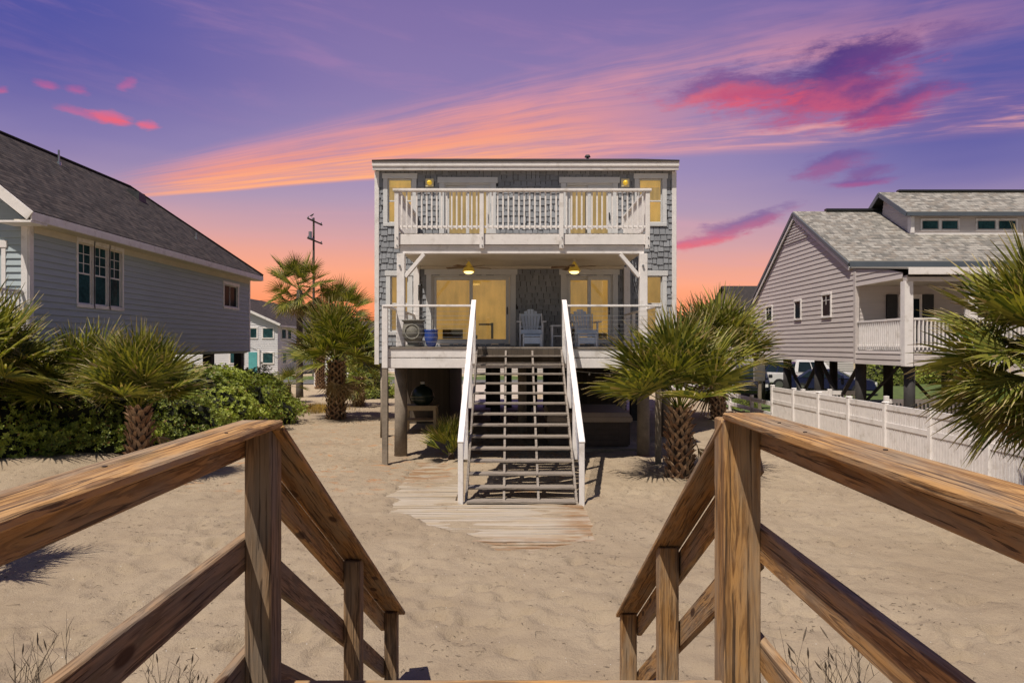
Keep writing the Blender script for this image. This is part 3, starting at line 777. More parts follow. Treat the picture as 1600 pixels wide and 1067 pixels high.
MB().box(-.78,1.10,15.44,15.475,2.37,2.66).build('fascia_shade_board', M['enclosure'], H)  # dark board added over the fascia, standing in for the shade there
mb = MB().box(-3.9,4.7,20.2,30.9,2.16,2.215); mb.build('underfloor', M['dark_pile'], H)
0 and sheet('patio', -4.2, 4.9, 18.6, 29, .10, M['concrete'], 'shaded concrete slab under the house')

# window-facing lamps
for x, lab in ((-2.41,'left'), (3.31,'right')):
    L = thing('wall_lamp', (x,19.97,7.5), 'square plate lamp with amber dome between the upper %s window and balcony door' % lab, 'wall lamp', 'amber wall lamps by the balcony doors')
    MB().box(x-.12,x+.12,19.93,19.972,7.38,7.62).build('plate', M['steel_plate'], L, bevel=.01)
    mb = MB(); n = 6; mb.tube([(x,19.93-.11*math.sin(a),7.5) for a in [k*PI/2/n for k in range(n+1)]], [max(.004,.072*math.cos(k*PI/2/n)) for k in range(n+1)], 16); mb.build('globe', M['lamp_gold'], L, smooth=True)
# ceiling fans with lamps
for x, lab in ((-1.16,'above the wide left sliding door'), (1.67,'above the narrow right sliding door')):
    Y = 18.3
    L = thing('ceiling_fan', (x,Y,5.05), 'porch ceiling fan with amber cone light ' + lab, 'ceiling fan', 'porch ceiling fans')
    MB().lathe([(.06,5.058),(.06,5.03),(.018,5.02),(.018,4.88)], x, Y, 10).build('rod', M['soffit'], L)
    MB().lathe([(.02,5.00),(.05,4.95),(.11,4.86),(.165,4.76),(.17,4.73),(.155,4.73)], x, Y, 20).build('lamp_shade', M['shade'], L, smooth=True)
    MB().lathe([(.13,4.728),(.12,4.70),(.07,4.67),(.005,4.66)], x, Y, 20).build('lamp', M['bulb'], L, smooth=True)
    for k in range(5):
        a = k*2*PI/5+.3+x; mb = MB(); d = Vector((math.cos(a),math.sin(a),0)); q = Vector((-d.y,d.x,0)); c0 = Vector((x,Y,4.845))
        mb.hexa([c0+d*.13-q*.05+Vector((0,0,-.01)), c0+d*.62-q*.075+Vector((0,0,-.03)), c0+d*.62+q*.075, c0+d*.13+q*.05+Vector((0,0,.01)), c0+d*.13-q*.05+Vector((0,0,.0)), c0+d*.62-q*.075+Vector((0,0,-.02)), c0+d*.62+q*.075+Vector((0,0,.01)), c0+d*.13+q*.05+Vector((0,0,.02))])
        mb.build('fan_blade', M['pine_grey'], L)

# porch furniture
def adirondack():
    L = thing('adirondack_chair', (0,0,0), 'pale blue', 'chair', 'pale blue Adirondack chairs on the deck')
    for k in range(6):
        a = (k-2.5); b0, b1 = a*.064, a*.094; top = 1.06-.022*a*a
        mb = MB(); z0 = .40; y0, y1 = .27, .55
        h = .034*1.0
        mb.hexa([(b0-.027,y0,z0),(b0+.027,y0,z0),(b0+.027,y0+.02,z0),(b0-.027,y0+.02,z0),(b1-.042,y1,top-.015*abs(a)*(a<0)),(b1+.042,y1,top-.015*abs(a)*(a>0)),(b1+.042,y1+.02,top-.015*abs(a)*(a>0)),(b1-.042,y1+.02,top-.015*abs(a)*(a<0))])
        mb.build('back_slat', M['chair'], L)
    mb = MB()
    for k in range(6): y = -.28+k*.095; mb.box(-.27,.27,y,y+.085,.44-.012*k,.46-.012*k)
    mb.build('seat', M['chair'], L)
    MB().box(-.28,.28,-.315,-.285,.34,.455).build('seat_apron', M['chair'], L, bevel=.004)
    for s in (-1,1):
        MB().box(s*.30-.02,s*.30+.02,-.31,-.22,0,.66).build('front_leg', M['chair_arm'], L, bevel=.004)
        MB().bar((s*.27,-.25,.40),(s*.27,.62,.03),.03,.12).build('rear_leg', M['chair_arm'], L)
        MB().hexa([(s*.33-.075,-.38,.66),(s*.33+.075,-.38,.66),(s*.36+.04,.38,.66),(s*.36-.04,.38,.66),(s*.33-.075,-.38,.69),(s*.33+.075,-.38,.69),(s*.36+.04,.38,.69),(s*.36-.04,.38,.69)]).build('armrest', M['chair_arm'], L, bevel=.008)
        MB().box(s*.30-.015,s*.30+.015,.30,.36,.3,.92).build('back_post', M['chair_arm'], L)
    for z in (.52,.86): MB().box(-.29,.29,.40 if z < .6 else .49,.43 if z < .6 else .52,z,z+.06).build('back_rail', M['chair'], L)
    return L
def footstool():
    L = thing('footstool', (0,0,0), 'x', 'footstool', 'footstools in front of the Adirondack chairs')
    mb = MB()
    for k in range(4): mb.box(-.22,.22,-.17+k*.085,-.17+k*.085+.075,.27+.012*k,.29+.012*k)
    mb.build('top', M['chair'], L)
    for s in (-1,1):
        MB().bar((s*.23,-.20,.0),(s*.23,-.12,.32),.035,.06).build('leg', M['chair_arm'], L)
        MB().bar((s*.23,.20,.0),(s*.23,.14,.32),.035,.06).build('leg', M['chair_arm'], L)
    MB().box(-.21,.21,-.185,-.165,.08,.25).build('front_panel', M['chair'], L)
    return L
ch = adirondack(); ch.location = (.52,18.6,2.715); ch['label'] = 'pale blue Adirondack chair against the bare shingle wall between the doors'
c2 = copy_tree(ch); c2.location = (1.98,18.7,2.715); c2.rotation_euler.z = .12; c2['label'] = 'pale blue Adirondack chair before the right door, beside the palm fronds'
fs_ = footstool(); fs_.location = (.53,18.0,2.715); fs_['label'] = 'low pale footstool in front of the chair by the shingle wall'
f2 = copy_tree(fs_); f2.location = (1.98,18.05,2.715); f2['label'] = 'low pale footstool in front of the chair before the right door'
tb = thing('side_table', (1.27,18.5,2.715), 'small white side table between the two Adirondack chairs', 'side table')
for s in (-1,1):
    for q in (-1,1): MB().box(1.27+s*.19-.022,1.27+s*.19+.022,18.5+q*.19-.02,18.5+q*.19+.02,2.715,3.26).build('leg', M['chair_arm'], tb, bevel=.004)
MB().box(1.03,1.51,18.26,18.74,3.262,3.295).build('table_top', M['chair_arm'], tb, bevel=.006); MB().box(1.10,1.44,18.33,18.67,2.99,3.02).build('shelf', M['chair_arm'], tb)
ur = thing('stone_urn', (-2.36,16.35,2.715), 'round grey stone urn standing at the left end of the deck', 'urn')
MB().lathe([(.20,2.716),(.21,2.74),(.13,2.79),(.19,2.86),(.26,2.98),(.275,3.10),(.25,3.22),(.235,3.30),(.28,3.33),(.28,3.36),(.24,3.36),(.22,3.30)], -2.36, 16.35, 28).build('bowl', M['urn'], ur, smooth=True)
mb = MB(); mb.tube([(-2.36+.17*math.cos(a),16.35-.235-.012*abs(math.sin(a)),3.07+.17*math.sin(a)) for a in [k*2*PI/24 for k in range(25)]], .018, 8, caps=False); mb.build('rim_ring', M['urn'], ur, smooth=True)
tag(MB().lathe([(.095,2.716),(.13,2.80),(.165,2.95),(.155,3.06),(.16,3.09),(.175,3.12),(.14,3.12),(.12,3.02)], -1.93, 16.3, 28).build('plant_pot', M['blue_pot'], None, smooth=True, origin=(-1.93,16.3,2.715)), 'glossy cobalt blue pot on the deck beside the stone urn', 'pot')
# wind chime on the left wall
wc = thing('wind_chime', (-2.62,19.5,4.55), 'dark wind chime hanging beside the lower left window', 'wind chime')
mb = MB(); mb.tube([(-2.62,19.5,5.05),(-2.62,19.5,4.5)], .004, 5); mb.build('cord', M['black'], wc)
mb = MB(); mb.lathe([(.01,4.52),(.07,4.46),(.07,4.44)], -2.62, 19.5, 10); mb.build('top_plate', M['black'], wc)
for k in range(5):
    a = k*2*PI/5; x, y = -2.62+.055*math.cos(a), 19.5+.055*math.sin(a); MB().tube([(x,y,4.43),(x,y,4.12-.03*k)], .012, 6).build('chime_tube', M['black'], wc)
# hot tub
M['tub2'] = None
ht = thing('hot_tub', (2.0,18.6,0), 'covered hot tub with dark brown sides in the shade under the deck', 'hot tub')
MB().box(.95,3.05,17.6,19.7,.14,.90).build('cabinet', M['tub'], ht, bevel=.04)
mb = MB()
for k in range(5): mb.box(1.05,2.75,17.585,17.605,.20+k*.135,.20+k*.135+.118)
mb.build('side_panel', M['tub'], ht, bevel=.004)
mb = MB(); mb.hexa([(.90,17.54,.905),(3.10,17.54,.905),(3.10,19.75,.905),(.90,19.75,.905),(.96,17.6,1.02),(3.0,17.6,1.02),(3.0,19.7,1.06),(.96,19.7,1.06)]); mb.hexa([(.90,17.54,.78),(3.10,17.54,.78),(3.10,17.56,.78),(.90,17.56,.78),(.90,17.54,.903),(3.10,17.54,.903),(3.10,17.56,.903),(.90,17.56,.903)])
mb.build('cover', M['tub_cover'], ht, bevel=.012); 
mb = MB(); mb.box(1.3,1.75,17.9,17.94,1.045,1.07); mb.tube([(1.42,17.92,1.06),(1.5,17.8,1.10),(1.62,17.75,1.05)], .012, 6); mb.build('cover_strap', M['black'], ht)
tag(MB().box(.7,3.3,17.3,19.95,-.1,.135).build('tub_slab', M['pile'], None), 'low slab of timbers the hot tub stands on', 'slab')
# grill table and kamado grill
gt = thing('grill_table', (-2.85,21.7,0), 'low pine table holding the dark grill under the house', 'table')
for x in (-3.35,-2.42):
    for y in (21.4,22.0): MB().box(x-.045,x+.045,y-.045,y+.045,-.02,.82).build('leg', M['pine_table'], gt)
MB().box(-3.42,-2.35,21.33,22.07,.82,.87).build('table_top', M['pine_table'], gt); MB().box(-3.38,-2.39,21.37,22.03,.38,.42).build('shelf', M['pine_table'], gt)
MB().box(-3.38,-2.39,21.34,21.37,.72,.818).build('apron', M['pine_table'], gt)
gr_ = thing('kamado_grill', (-2.85,21.7,.872), 'dark green egg shaped grill sitting on the pine table', 'grill')
MB().lathe([(.20,.872),(.30,.95),(.36,1.05),(.37,1.10)], -2.85, 21.7, 24).build('base', M['dark_green'], gr_, smooth=True)
MB().lathe([(.38,1.105),(.37,1.18),(.33,1.30),(.24,1.41),(.12,1.47),(.10,1.48),(.09,1.52),(.02,1.53)], -2.85, 21.7, 24).build('lid', M['dark_green'], gr_, smooth=True)
MB().lathe([(.07,1.53),(.07,1.60),(.02,1.61)], -2.85, 21.7, 12).build('chimney_cap', M['metal'], gr_)
# string lights
sl = thing('string_light', (2.0,15.9,2.2), 'thin string of small bulbs sagging under the front of the deck', 'string light')
pts = [(1.2+k*.12, 15.9, 2.19-.09*math.sin(PI*k/17)) for k in range(18)]
MB().tube(pts, .006, 5).build('cord', M['trim'], sl); mb = MB()
for k in range(1,17,4): mb.lathe([(.008,pts[k][2]-.01),(.022,pts[k][2]-.04),(.006,pts[k][2]-.07)], pts[k][0], 15.9, 8)
mb.build('bulbs', M['trim'], sl)
# ------------------------------------------------------------------ foreground boardwalk railings
def vy(y): return EYE - y
RL = thing('wooden_railing', (-.95,2.53,1.4), 'weathered pine handrail with posts on the left of the beach steps', 'railing')
RR = thing('wooden_railing', (.93,2.66,1.4), 'orange pine handrail with knotty post on the right of the beach steps', 'railing')
def lx(y): return .029*(2.53-y) if y < 2.53 else 0.0
# left
board('post', (-.895-.049,2.53+.0625,-.1), (-.895-.049,2.53+.0625,vy(.299)), .098, .125, M['pine_grey'], RL, bevel=.006)
board('cap_rail', (-.853-.0785+lx(.45),.45,vy(.286)), (-.853-.0785,2.545,vy(.286)), .157, .026, M['pine'], RL, bevel=.006)
for zt, zb in ((.300,.413),(.708,.836),(1.142,1.268)):
    board('rail', (-1.012+lx(.45),.45,vy((zt+zb)/2)), (-1.012,2.53+(.10 if zt > .4 else .08),vy((zt+zb)/2)), .038, zb-zt, M['pine'] if zt < .4 else M['pine_grey'], RL, bevel=.005)
sl = .628; cs = 1/math.sqrt(1+sl*sl)
def sloped(nm, x, ya, yb, f, w, h, mat, par): return board(nm, (x,ya,vy(f(ya))), (x,yb,vy(f(yb))), w, h, mat, par, bevel=.005)
sloped('stair_cap_rail', -.853-.0785, 2.555, 5.46, lambda y: .274+.628*(y-2.53)+.015, .157, .026, M['pine'], RL)
sloped('stair_rail', -1.012, 2.66, 5.38, lambda y: .310+.628*(y-2.53)+.075, .038, .118, M['pine'], RL)
sloped('stair_rail', -1.012, 2.655, 5.42, lambda y: .94+.635*(y-2.98)+.072, .038, .118, M['pine_grey'], RL)
sloped('stair_rail', -1.012, 2.655, 5.42, lambda y: 1.373+.635*(y-2.97)+.072, .038, .118, M['pine_grey'], RL)
for y in (4.02, 5.30): board('post', (-.895-.049,y+.05,-.15), (-.895-.049,y+.05,vy(.274+.628*(y+.0-2.53)+.055)), .098, .098, M['pine_grey'], RL, bevel=.005)
# right
def rx(y): return -.018*(2.66-y) if y < 2.66 else 0
board('post', (.829+.071,2.66+.07,-.1), (.829+.071,2.66+.07,vy(.287)), .142, .14, M['pine'], RR, bevel=.006)
board('cap_rail', (.825+.0785+rx(.45),.45,vy(.272)), (.825+.0785,2.675,vy(.272)), .157, .028, M['pine'], RR, bevel=.006)
for zt, zb in ((.288,.402),(.709,.844),(1.148,1.272)):
    board('rail', (.97+.019+rx(.45),.45,vy((zt+zb)/2)), (.97+.019,2.66+(.10 if zt > .4 else .08),vy((zt+zb)/2)), .038, zb-zt, M['pine'], RR, bevel=.005)
sloped('stair_cap_rail', .825+.0785, 2.69, 5.42, lambda y: .27+.675*(y-2.66), .157, .028, M['pine'], RR)
sloped('stair_rail', .99, 2.76, 5.34, lambda y: .283+.675*(y-2.66)+.098, .038, .132, M['pine'], RR)
sloped('stair_rail', .99, 2.76, 5.40, lambda y: .977+.695*(y-3.09)+.082, .038, .134, M['pine'], RR)
sloped('stair_rail', .99, 2.76, 5.40, lambda y: 1.44+.68*(y-3.0)+.08, .038, .130, M['pine'], RR)
for y, wv in ((3.92,.112),(5.27,.118)): board('post', (.829+wv/2+.018,y+.05,-.15), (.829+wv/2+.018,y+.05,vy(.27+.675*(y-2.66)+.035)), wv, .1, M['pine'], RR, bevel=.005)
M['rust'] = plain('rusty_screw', (.05,.035,.025), .6, .3, 30)
def screws(par, pts, ax):
    for p in pts:
        p = Vector(p); d = Vector(ax)*.0025
        MB().tube([p-d, p+d], .006, 8).build('screw_head', M['rust'], par)
screws(RL, [(-.895-.03,2.57,vy(.2728)), (-.895-.07,2.62,vy(.2728)), (-.90,2.15,vy(.2728)), (-.925,1.55,vy(.2728))], (0,0,1))
screws(RR, [(.87,2.70,vy(.2575)), (.93,2.74,vy(.2575)), (.90,2.3,vy(.2575)), (.93,1.7,vy(.2575)), (.88,2.05,vy(.2575))], (0,0,1))
BS = thing('beach_steps', (0,2.6,1.4), 'pine platform edge and steps leading down to the sand between the railings', 'steps')
for k in range(16): board('deck_board', (-.88,2.54-k*.145,1.43), (.80,2.54-k*.145,1.43), .138, .036, M['pine'], BS)
for k in range(1,8): board('tread', (-.86,2.66+k*.285-.14,1.43-k*.19), (.80,2.66+k*.285-.14,1.43-k*.19), .28, .036, M['pine'], BS)
for x in (-.84,.80): board('stringer', (x,2.5,1.30), (x,4.85,-.20), .038, .24, M['pine_grey'], BS)

# ------------------------------------------------------------------ palms
def leaf_mat(name, c1, c2, tip, dead, dead_f=.05):
    m, t, b = new_mat(name); i = t.island(); uv = t.coord('UV'); ux, uy, _ = t.sep(uv)
    c = t.mix(i, c1, c2)
    c = t.mix(t.noise(t.coord('Object'), 2.5, 3).ss(.45,.7)*.3, c, tuple(x*.6 for x in c1))
    c = t.mix((uy + (i*13.7)._m('FRACT')*.25).ss(.93, 1.08), c, tip)
    c = t.mix(((i*7.3)._m('FRACT')).ss(dead_f, dead_f-.02), c, dead)
    c = t.mix((ux-.5).abs().ss(.38,.5)*.25, c, (.30,.30,.08))
    nt = t.nt; t.l(c, b.inputs['Base Color']); sval(b, 'Roughness', .5); sval(b, 'Specular IOR Level', .22)
    tl = t.n('ShaderNodeBsdfTranslucent'); t.l(t.mix(1.0, c, (1.0,1.0,.35), 'MULTIPLY'), tl.inputs[0])
    mx = t.n('ShaderNodeMixShader'); mx.inputs[0].default_value = .30
    t.l(b.outputs[0], mx.inputs[1]); t.l(tl.outputs[0], mx.inputs[2]); t.l(mx.outputs[0], nt.nodes['Material Output'].inputs[0])
    return m
M['frond'] = leaf_mat('palm_frond', (.042,.070,.012), (.34,.32,.060), (.45,.36,.20), (.36,.27,.13), .05)
M['frond_dry'] = leaf_mat('dry_frond', (.20,.13,.06), (.42,.30,.16), (.45,.36,.22), (.30,.20,.1), .3)
M['trunk'] = plain('palm_trunk', (.075,.048,.032), .95, .35, 9, bump=.8)
M['trunk_grey'] = plain('old_palm_trunk', (.09,.075,.06), .95, .35, 9, bump=.8)
def boot_mat(name, a, b2):
    m, t, b = new_mat(name); i = t.island(); n = t.noise(t.map(t.coord('Object'), (40,40,9)), 1.0, 4)
    c = t.mix(i, a, b2); c = t.mix(n.ss(.4,.7)*.5, c, tuple(x*.45 for x in a))
    t.l(c, b.inputs['Base Color']); sval(b, 'Roughness', .85); t.l(t.bump(n,.5,.01), b.inputs['Normal']); return m
M['boot'] = boot_mat('leaf_boots', (.22,.105,.05), (.50,.34,.21))
def frond(mb, c0, az, elev, Lp, R, rs, nl=34, droop=.5, spread=2.25, segs=4):
    d = Vector((math.cos(az)*math.cos(elev), math.sin(az)*math.cos(elev), math.sin(elev)))
    # petiole: curved
    pts = []; p = Vector(c0); v = d.copy(); n = 5
    for k in range(n+1):
        pts.append(p.copy()); p = p + v*(Lp/n); v = (v + Vector((0,0,-droop*.085))).normalized()
    side = v.cross(Vector((0,0,1)))
    if side.length < .1: side = Vector((-math.sin(az), math.cos(az), 0))
    side.normalize(); side = (Matrix.Rotation(rs.uniform(-.7,.7), 3, v) @ side); up = side.cross(v).normalized()
    for k in range(n):
        a, b_ = pts[k], pts[k+1]; w0 = .022-.003*k; w1 = w0-.003
        mb.face([a-side*w0, a+side*w0, b_+side*w1, b_-side*w1], [(.3,.2)]*4)
        mb.face([a-up*.012, a+up*.012, b_+up*.01, b_-up*.01], [(.3,.2)]*4)
    hub = pts[-1]; dphi = 2*spread/nl
    cup = rs.uniform(.15,.45)
    for j in range(nl):
        ph = -spread + dphi*(j+.5) + rs.uniform(-.02,.02)
        L = R*(.62+.38*math.cos(ph*.55))*rs.uniform(.86,1.06)
        base = hub + v*(.10*R*max(0, math.cos(ph)))
        ph2 = ph*.92; dirv = (v*math.cos(ph2) + side*math.sin(ph2) + up*(cup*abs(math.sin(ph))*.8)).normalized()
        sd = up.cross(dirv).normalized(); tilt = (.55 if j % 2 else -.55)
        wv = (sd*math.cos(tilt) + up*math.sin(tilt))
        prev = None; dr = droop*rs.uniform(.7,1.4)*R
        kink = rs.random() < .25; kd = rs.uniform(.5,.8)
        cv = dirv.copy(); p = base.copy(); st = L/segs
        for s in range(segs+1):
            q = s/segs
            wd = min(dphi*.52*(q*L)+.004, .026*R+.002) if q < .45 else (.026*R+.002)*max(.10, (1-q)/.55)
            row = (p - wv*wd, p + wv*wd, q)
            if prev: mb.face([prev[0], prev[1], row[1], row[0]], [(0,prev[2]),(1,prev[2]),(1,q),(0,q)])
            prev = row
            g = dr*(.02+.62*q*q)*.9/segs
            if kink and q > kd: g *= 2.6
            cv = (cv*1.0 + Vector((0,0,-g*2.2/R))).normalized(); p = p + cv*st
def palm(loc, trunk_h, r0, r1, R, Lp, nf, seed, label, boots=True, lean=(0,0), nl=34, dead=5, group=None, low=-.45, grey=False, segs=4, spr=2.25, hi=1.35):
    rs = random.Random(seed); L = thing('palm_tree', loc, label, 'palm tree', group); x0, y0, z0 = loc
    def ax(f): return Vector((x0+lean[0]*f*f, y0+lean[1]*f*f, z0-.1+(trunk_h+.1)*f))
    mb = MB(); n = 10; mb.tube([ax(k/n) for k in range(n+1)], [(r0+(r1-r0)*(k/n))*(1.12 if k == 0 else 1) for k in range(n+1)], 14)
    mb.build('trunk', M['trunk_grey'] if grey else M['trunk'], L, smooth=True)
    if boots:
        mb = MB(); dz = .10; rows = int(trunk_h/dz); nb = 7
        for k in range(rows):
            f = k/rows; c = ax(f+.01); r = (r0+(r1-r0)*f)
            for j in range(nb):
                for s in (-1,1):
                    a = (j+.5*(k%2)+rs.uniform(-.12,.12))*2*PI/nb; da = s*PI/nb*.85; Lb = rs.uniform(.17,.27); out = rs.uniform(.04,.12)*(1+.3*f)
                    A = c+Vector((math.cos(a)*(r-.01), math.sin(a)*(r-.01), 0)); a2 = a+da
                    B_ = c+Vector((math.cos(a2)*(r+out), math.sin(a2)*(r+out), Lb*.75))
                    tv = Vector((-math.sin(a), math.cos(a), 0)); w0, w1 = .042, rs.uniform(.022,.036)
                    nr = Vector((math.cos(a2),math.sin(a2),0))*.011
                    mb.hexa([A-tv*w0-nr, A+tv*w0-nr, A+tv*w0+nr, A-tv*w0+nr, B_-tv*w1-nr, B_+tv*w1-nr, B_+tv*w1+nr, B_-tv*w1+nr])
        mb.build('leaf_boots', M['boot'], L)
    top = ax(1.0); mb = MB(); ga = PI*(3-math.sqrt(5))
    for k in range(nf):
        f = (k+.5)/nf; el = hi - (hi-low)*f**.95 + rs.uniform(-.12,.12)
        frond(mb, top+Vector((0,0,-.12*f)), k*ga+rs.uniform(-.3,.3), el, Lp*rs.uniform(.85,1.15)*(1.0-.05*f), R*rs.uniform(.85,1.1), rs, nl, droop=.28+.45*f, spread=spr, segs=segs)
    mb.build('crown', M['frond'], L)
    if dead:
        mb = MB()
        for k in range(dead): frond(mb, top+Vector((0,0,-.15)), rs.random()*6.28, rs.uniform(-1.0,-.6), Lp*.7, R*.8, rs, 22, droop=1.3, spread=1.6, segs=3)
        mb.build('dry_fronds', M['frond_dry'], L)
    return L
def gx(px, Y): return (px-800)*Y/1067
palm((gx(1062,14.0),14.0,0), 1.45, .24, .16, 1.15, 1.05, 26, 11, 'big palm with chunky cross-hatched boots standing right of the staircase', nl=38, dead=1, segs=6, low=.52, hi=1.52)
palm((gx(1122,25.2),25.2,0), 2.1, .23, .19, 1.5, 1.25, 28, 12, 'palm with criss-cross trunk behind the big one, by the end of the white fence', dead=2, low=.25, hi=1.5)
palm((7.95,10.0,0), 2.55, .24, .2, .95, .92, 76, 13, 'dense spiky palm cut off by the right edge, hanging over the white fence', nl=40, dead=6, segs=5, low=-.85)
palm((gx(218,13.6),13.6,.35), 1.15, .19, .13, .92, .78, 26, 14, 'palm with short booted trunk rising in front of the green shrubs', nl=38, dead=1, segs=6, low=.60, hi=1.52)
palm((-10.9,13.9,.4), 1.5, .22, .18, 1.15, .95, 28, 15, 'palm cut off by the left edge in front of the slate blue house', nl=38, dead=0, segs=5, low=.45, hi=1.5)
palm((gx(118,15.0),15.0,.4), 1.2, .2, .16, .95, .85, 16, 25, 'low palm between the left edge palm and the one with the booted trunk', nl=36, dead=0, low=.3)
palm((gx(525,25.4),25.4,0), 2.15, .32, .25, 1.15, 1.15, 38, 16, 'palm with thick brown booted trunk left of the shingled house', dead=3, group=None, low=.25, hi=1.5)
palm((gx(468,36),36,0), 5.7, .19, .15, 1.0, 1.1, 34, 17, 'tallest palm with smooth slender trunk in front of the white house', boots=False, dead=5, low=-.8, grey=True, segs=3)
palm((gx(537,38),38,0), 4.6, .18, .15, 1.0, 1.0, 30, 18, 'slender palm behind the thick booted one, against the orange sky', boots=False, dead=4, low=-.7, grey=True, segs=3)
palm((gx(500,44),44,0), 2.9, .26, .24, .8, .7, 22, 19, 'small booted palm behind the short white rail fence', dead=4, low=-.6, segs=3, nl=26)
palm((gx(560,31),31,0), 1.3, .22, .2, .8, .8, 24, 20, 'low dark palm in the gap beside the shingled house corner', dead=3, low=-.5, segs=3, nl=26)
palm((gx(705,16.1),16.1,0), .22, .10, .06, .62, .30, 13, 21, 'young palm sprouting beside the foot of the staircase', boots=False, dead=0, nl=22, low=.75, segs=4, spr=.8, hi=1.5)
palm((gx(452,33),33,0), .9, .10, .08, .6, .5, 10, 22, 'thin drooping young palm at the end of the shrubs', boots=False, dead=1, nl=22, low=-.2, segs=3)
palm((-7.2,7.2,0), 2.3, .22, .2, .75, .7, 22, 23, 'palm just outside the left edge whose frond shadows fall on the sand', dead=0, nl=26, segs=3)

# ------------------------------------------------------------------ shrubs
def shrub_leaf_mat(name, c1, c2):
    m, t, b = new_mat(name); i = t.island(); nt = t.nt
    c = t.mix(i, c1, c2); c = t.mix(t.noise(t.coord('Object'), .9, 4).ss(.42,.66)*.75, c, tuple(x*1.8 for x in c2)); c = t.mix((i*9.1)._m('FRACT').ss(.05,.03), c, (.20,.10,.04))
    t.l(c, b.inputs['Base Color']); sval(b, 'Roughness', .45); sval(b, 'Specular IOR Level', .3)
    tl = t.n('ShaderNodeBsdfTranslucent'); t.l(t.mix(1.0, c, (1.2,1.3,.4), 'MULTIPLY'), tl.inputs[0]); mx = t.n('ShaderNodeMixShader'); mx.inputs[0].default_value = .25
    t.l(b.outputs[0], mx.inputs[1]); t.l(tl.outputs[0], mx.inputs[2]); t.l(mx.outputs[0], nt.nodes['Material Output'].inputs[0]); return m
M['bush'] = shrub_leaf_mat('glossy_shrub_leaf', (.060,.090,.018), (.23,.26,.042))
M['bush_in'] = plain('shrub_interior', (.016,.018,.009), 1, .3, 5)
def shrub_mesh(seed, rx, ry, rz, nros, leaf=.075):
    rs = random.Random(seed); mb = MB(); off = Vector((seed*7.1,0,0))
    def surf(d, k=1.0):
        nz = 1 + .26*noise.fractal(d*1.6+off, 1, 2, 3) + .13*noise.noise(d*5.5+off)
        return Vector((d.x*rx, d.y*ry, max(0, d.z)*rz))*nz*k
    i = 0
    while i < nros:
        d = Vector((rs.gauss(0,1), rs.gauss(0,1), rs.gauss(.25,1))); d.normalize()
        if d.z < -.25: continue
        i += 1; depth = 1 - abs(rs.gauss(0,.07)); p = surf(d, depth*rs.uniform(.98,1.04)); p.z += .05
        if d.z < .1: p.z = rs.uniform(.03,.35)*rz
        nrm = (Vector((d.x/rx, d.y/ry, d.z/rz+.25)) + Vector((rs.gauss(0,.35),rs.gauss(0,.35),rs.gauss(0,.3)))).normalized()
        a = nrm.orthogonal().normalized(); b_ = nrm.cross(a); n = 6; ph = rs.random()*6.28
        for k in range(n):
            an = ph+k*2*PI/n+rs.uniform(-.3,.3); q = rs.uniform(.2,.75); dv = (a*math.cos(an)+b_*math.sin(an))*math.cos(q)+nrm*math.sin(q)
            sd = dv.cross(nrm).normalized(); L = leaf*rs.uniform(.7,1.25); wv = L*.22
            mb.face([p, p+dv*L*.55+sd*wv, p+dv*L-nrm*L*.12, p+dv*L*.55-sd*wv])
    return mb
def shrub_obj(name, seed, rx, ry, rz, nros, loc, label, leaf=.075, group=None, mat='bush'):
    L = thing(name, loc, label, 'shrub', group)
    o = shrub_mesh(seed, rx, ry, rz, nros, leaf).build('foliage', M[mat], None, origin=(0,0,0)); o.parent = L
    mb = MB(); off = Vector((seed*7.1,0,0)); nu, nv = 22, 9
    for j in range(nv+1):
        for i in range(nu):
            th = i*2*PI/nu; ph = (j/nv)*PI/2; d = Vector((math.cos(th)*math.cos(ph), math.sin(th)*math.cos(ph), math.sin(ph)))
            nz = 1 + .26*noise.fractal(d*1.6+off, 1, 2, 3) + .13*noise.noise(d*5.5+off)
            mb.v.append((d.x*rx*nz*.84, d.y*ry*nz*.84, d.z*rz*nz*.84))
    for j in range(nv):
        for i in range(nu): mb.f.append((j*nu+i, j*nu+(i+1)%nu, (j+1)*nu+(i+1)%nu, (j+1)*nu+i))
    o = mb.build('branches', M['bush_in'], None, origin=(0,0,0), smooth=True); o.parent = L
    return L
sdefs = [(1,1.75,1.5,1.45,3000),(2,1.5,1.7,1.55,3000),(3,1.9,1.6,1.35,3000)]
protos = [shrub_obj('shrub', s, rx, ry, rz, n, (0,0,0), 'x', group='dense green shrubs below the slate blue house') for s,rx,ry,rz,n in sdefs]
# x, y, scale, rot, label
sp = [(-11.4,15.1,1.12,0,'glossy shrub at the left edge below the slate house corner'),
      (-9.8,15.7,1.10,1.2,'glossy shrub just left of the short booted palm trunk'),
      (-8.7,16.9,.95,2.2,'glossy shrub directly right of the short booted palm trunk'),
      (-10.6,18.0,1.3,3.0,'tall shrub under the triple window of the slate house'),
      (-9.2,20.2,1.10,.6,'full leafy shrub in the middle of the green mass'),
      (-9.6,23.6,1.15,4.0,'shrub behind the middle one, below the small house window'),
      (-10.3,26.8,1.05,5.0,'rounded shrub at the right end of the green mass'),
      (-10.9,27.4,1.2,1.7,'farthest shrub against the piles of the slate house'),
      (-9.9,21.6,1.35,2.5,'shrub pressed under the slate house wall')]
for i, (x, y, s, r, lab) in enumerate(sp):
    o = protos[i] if i < 3 else copy_tree(protos[i % 3])
    o.location = (x, y, ground_h(x,y)-.05); o.scale = (s, s, s); o.rotation_euler.z = r; o['label'] = lab
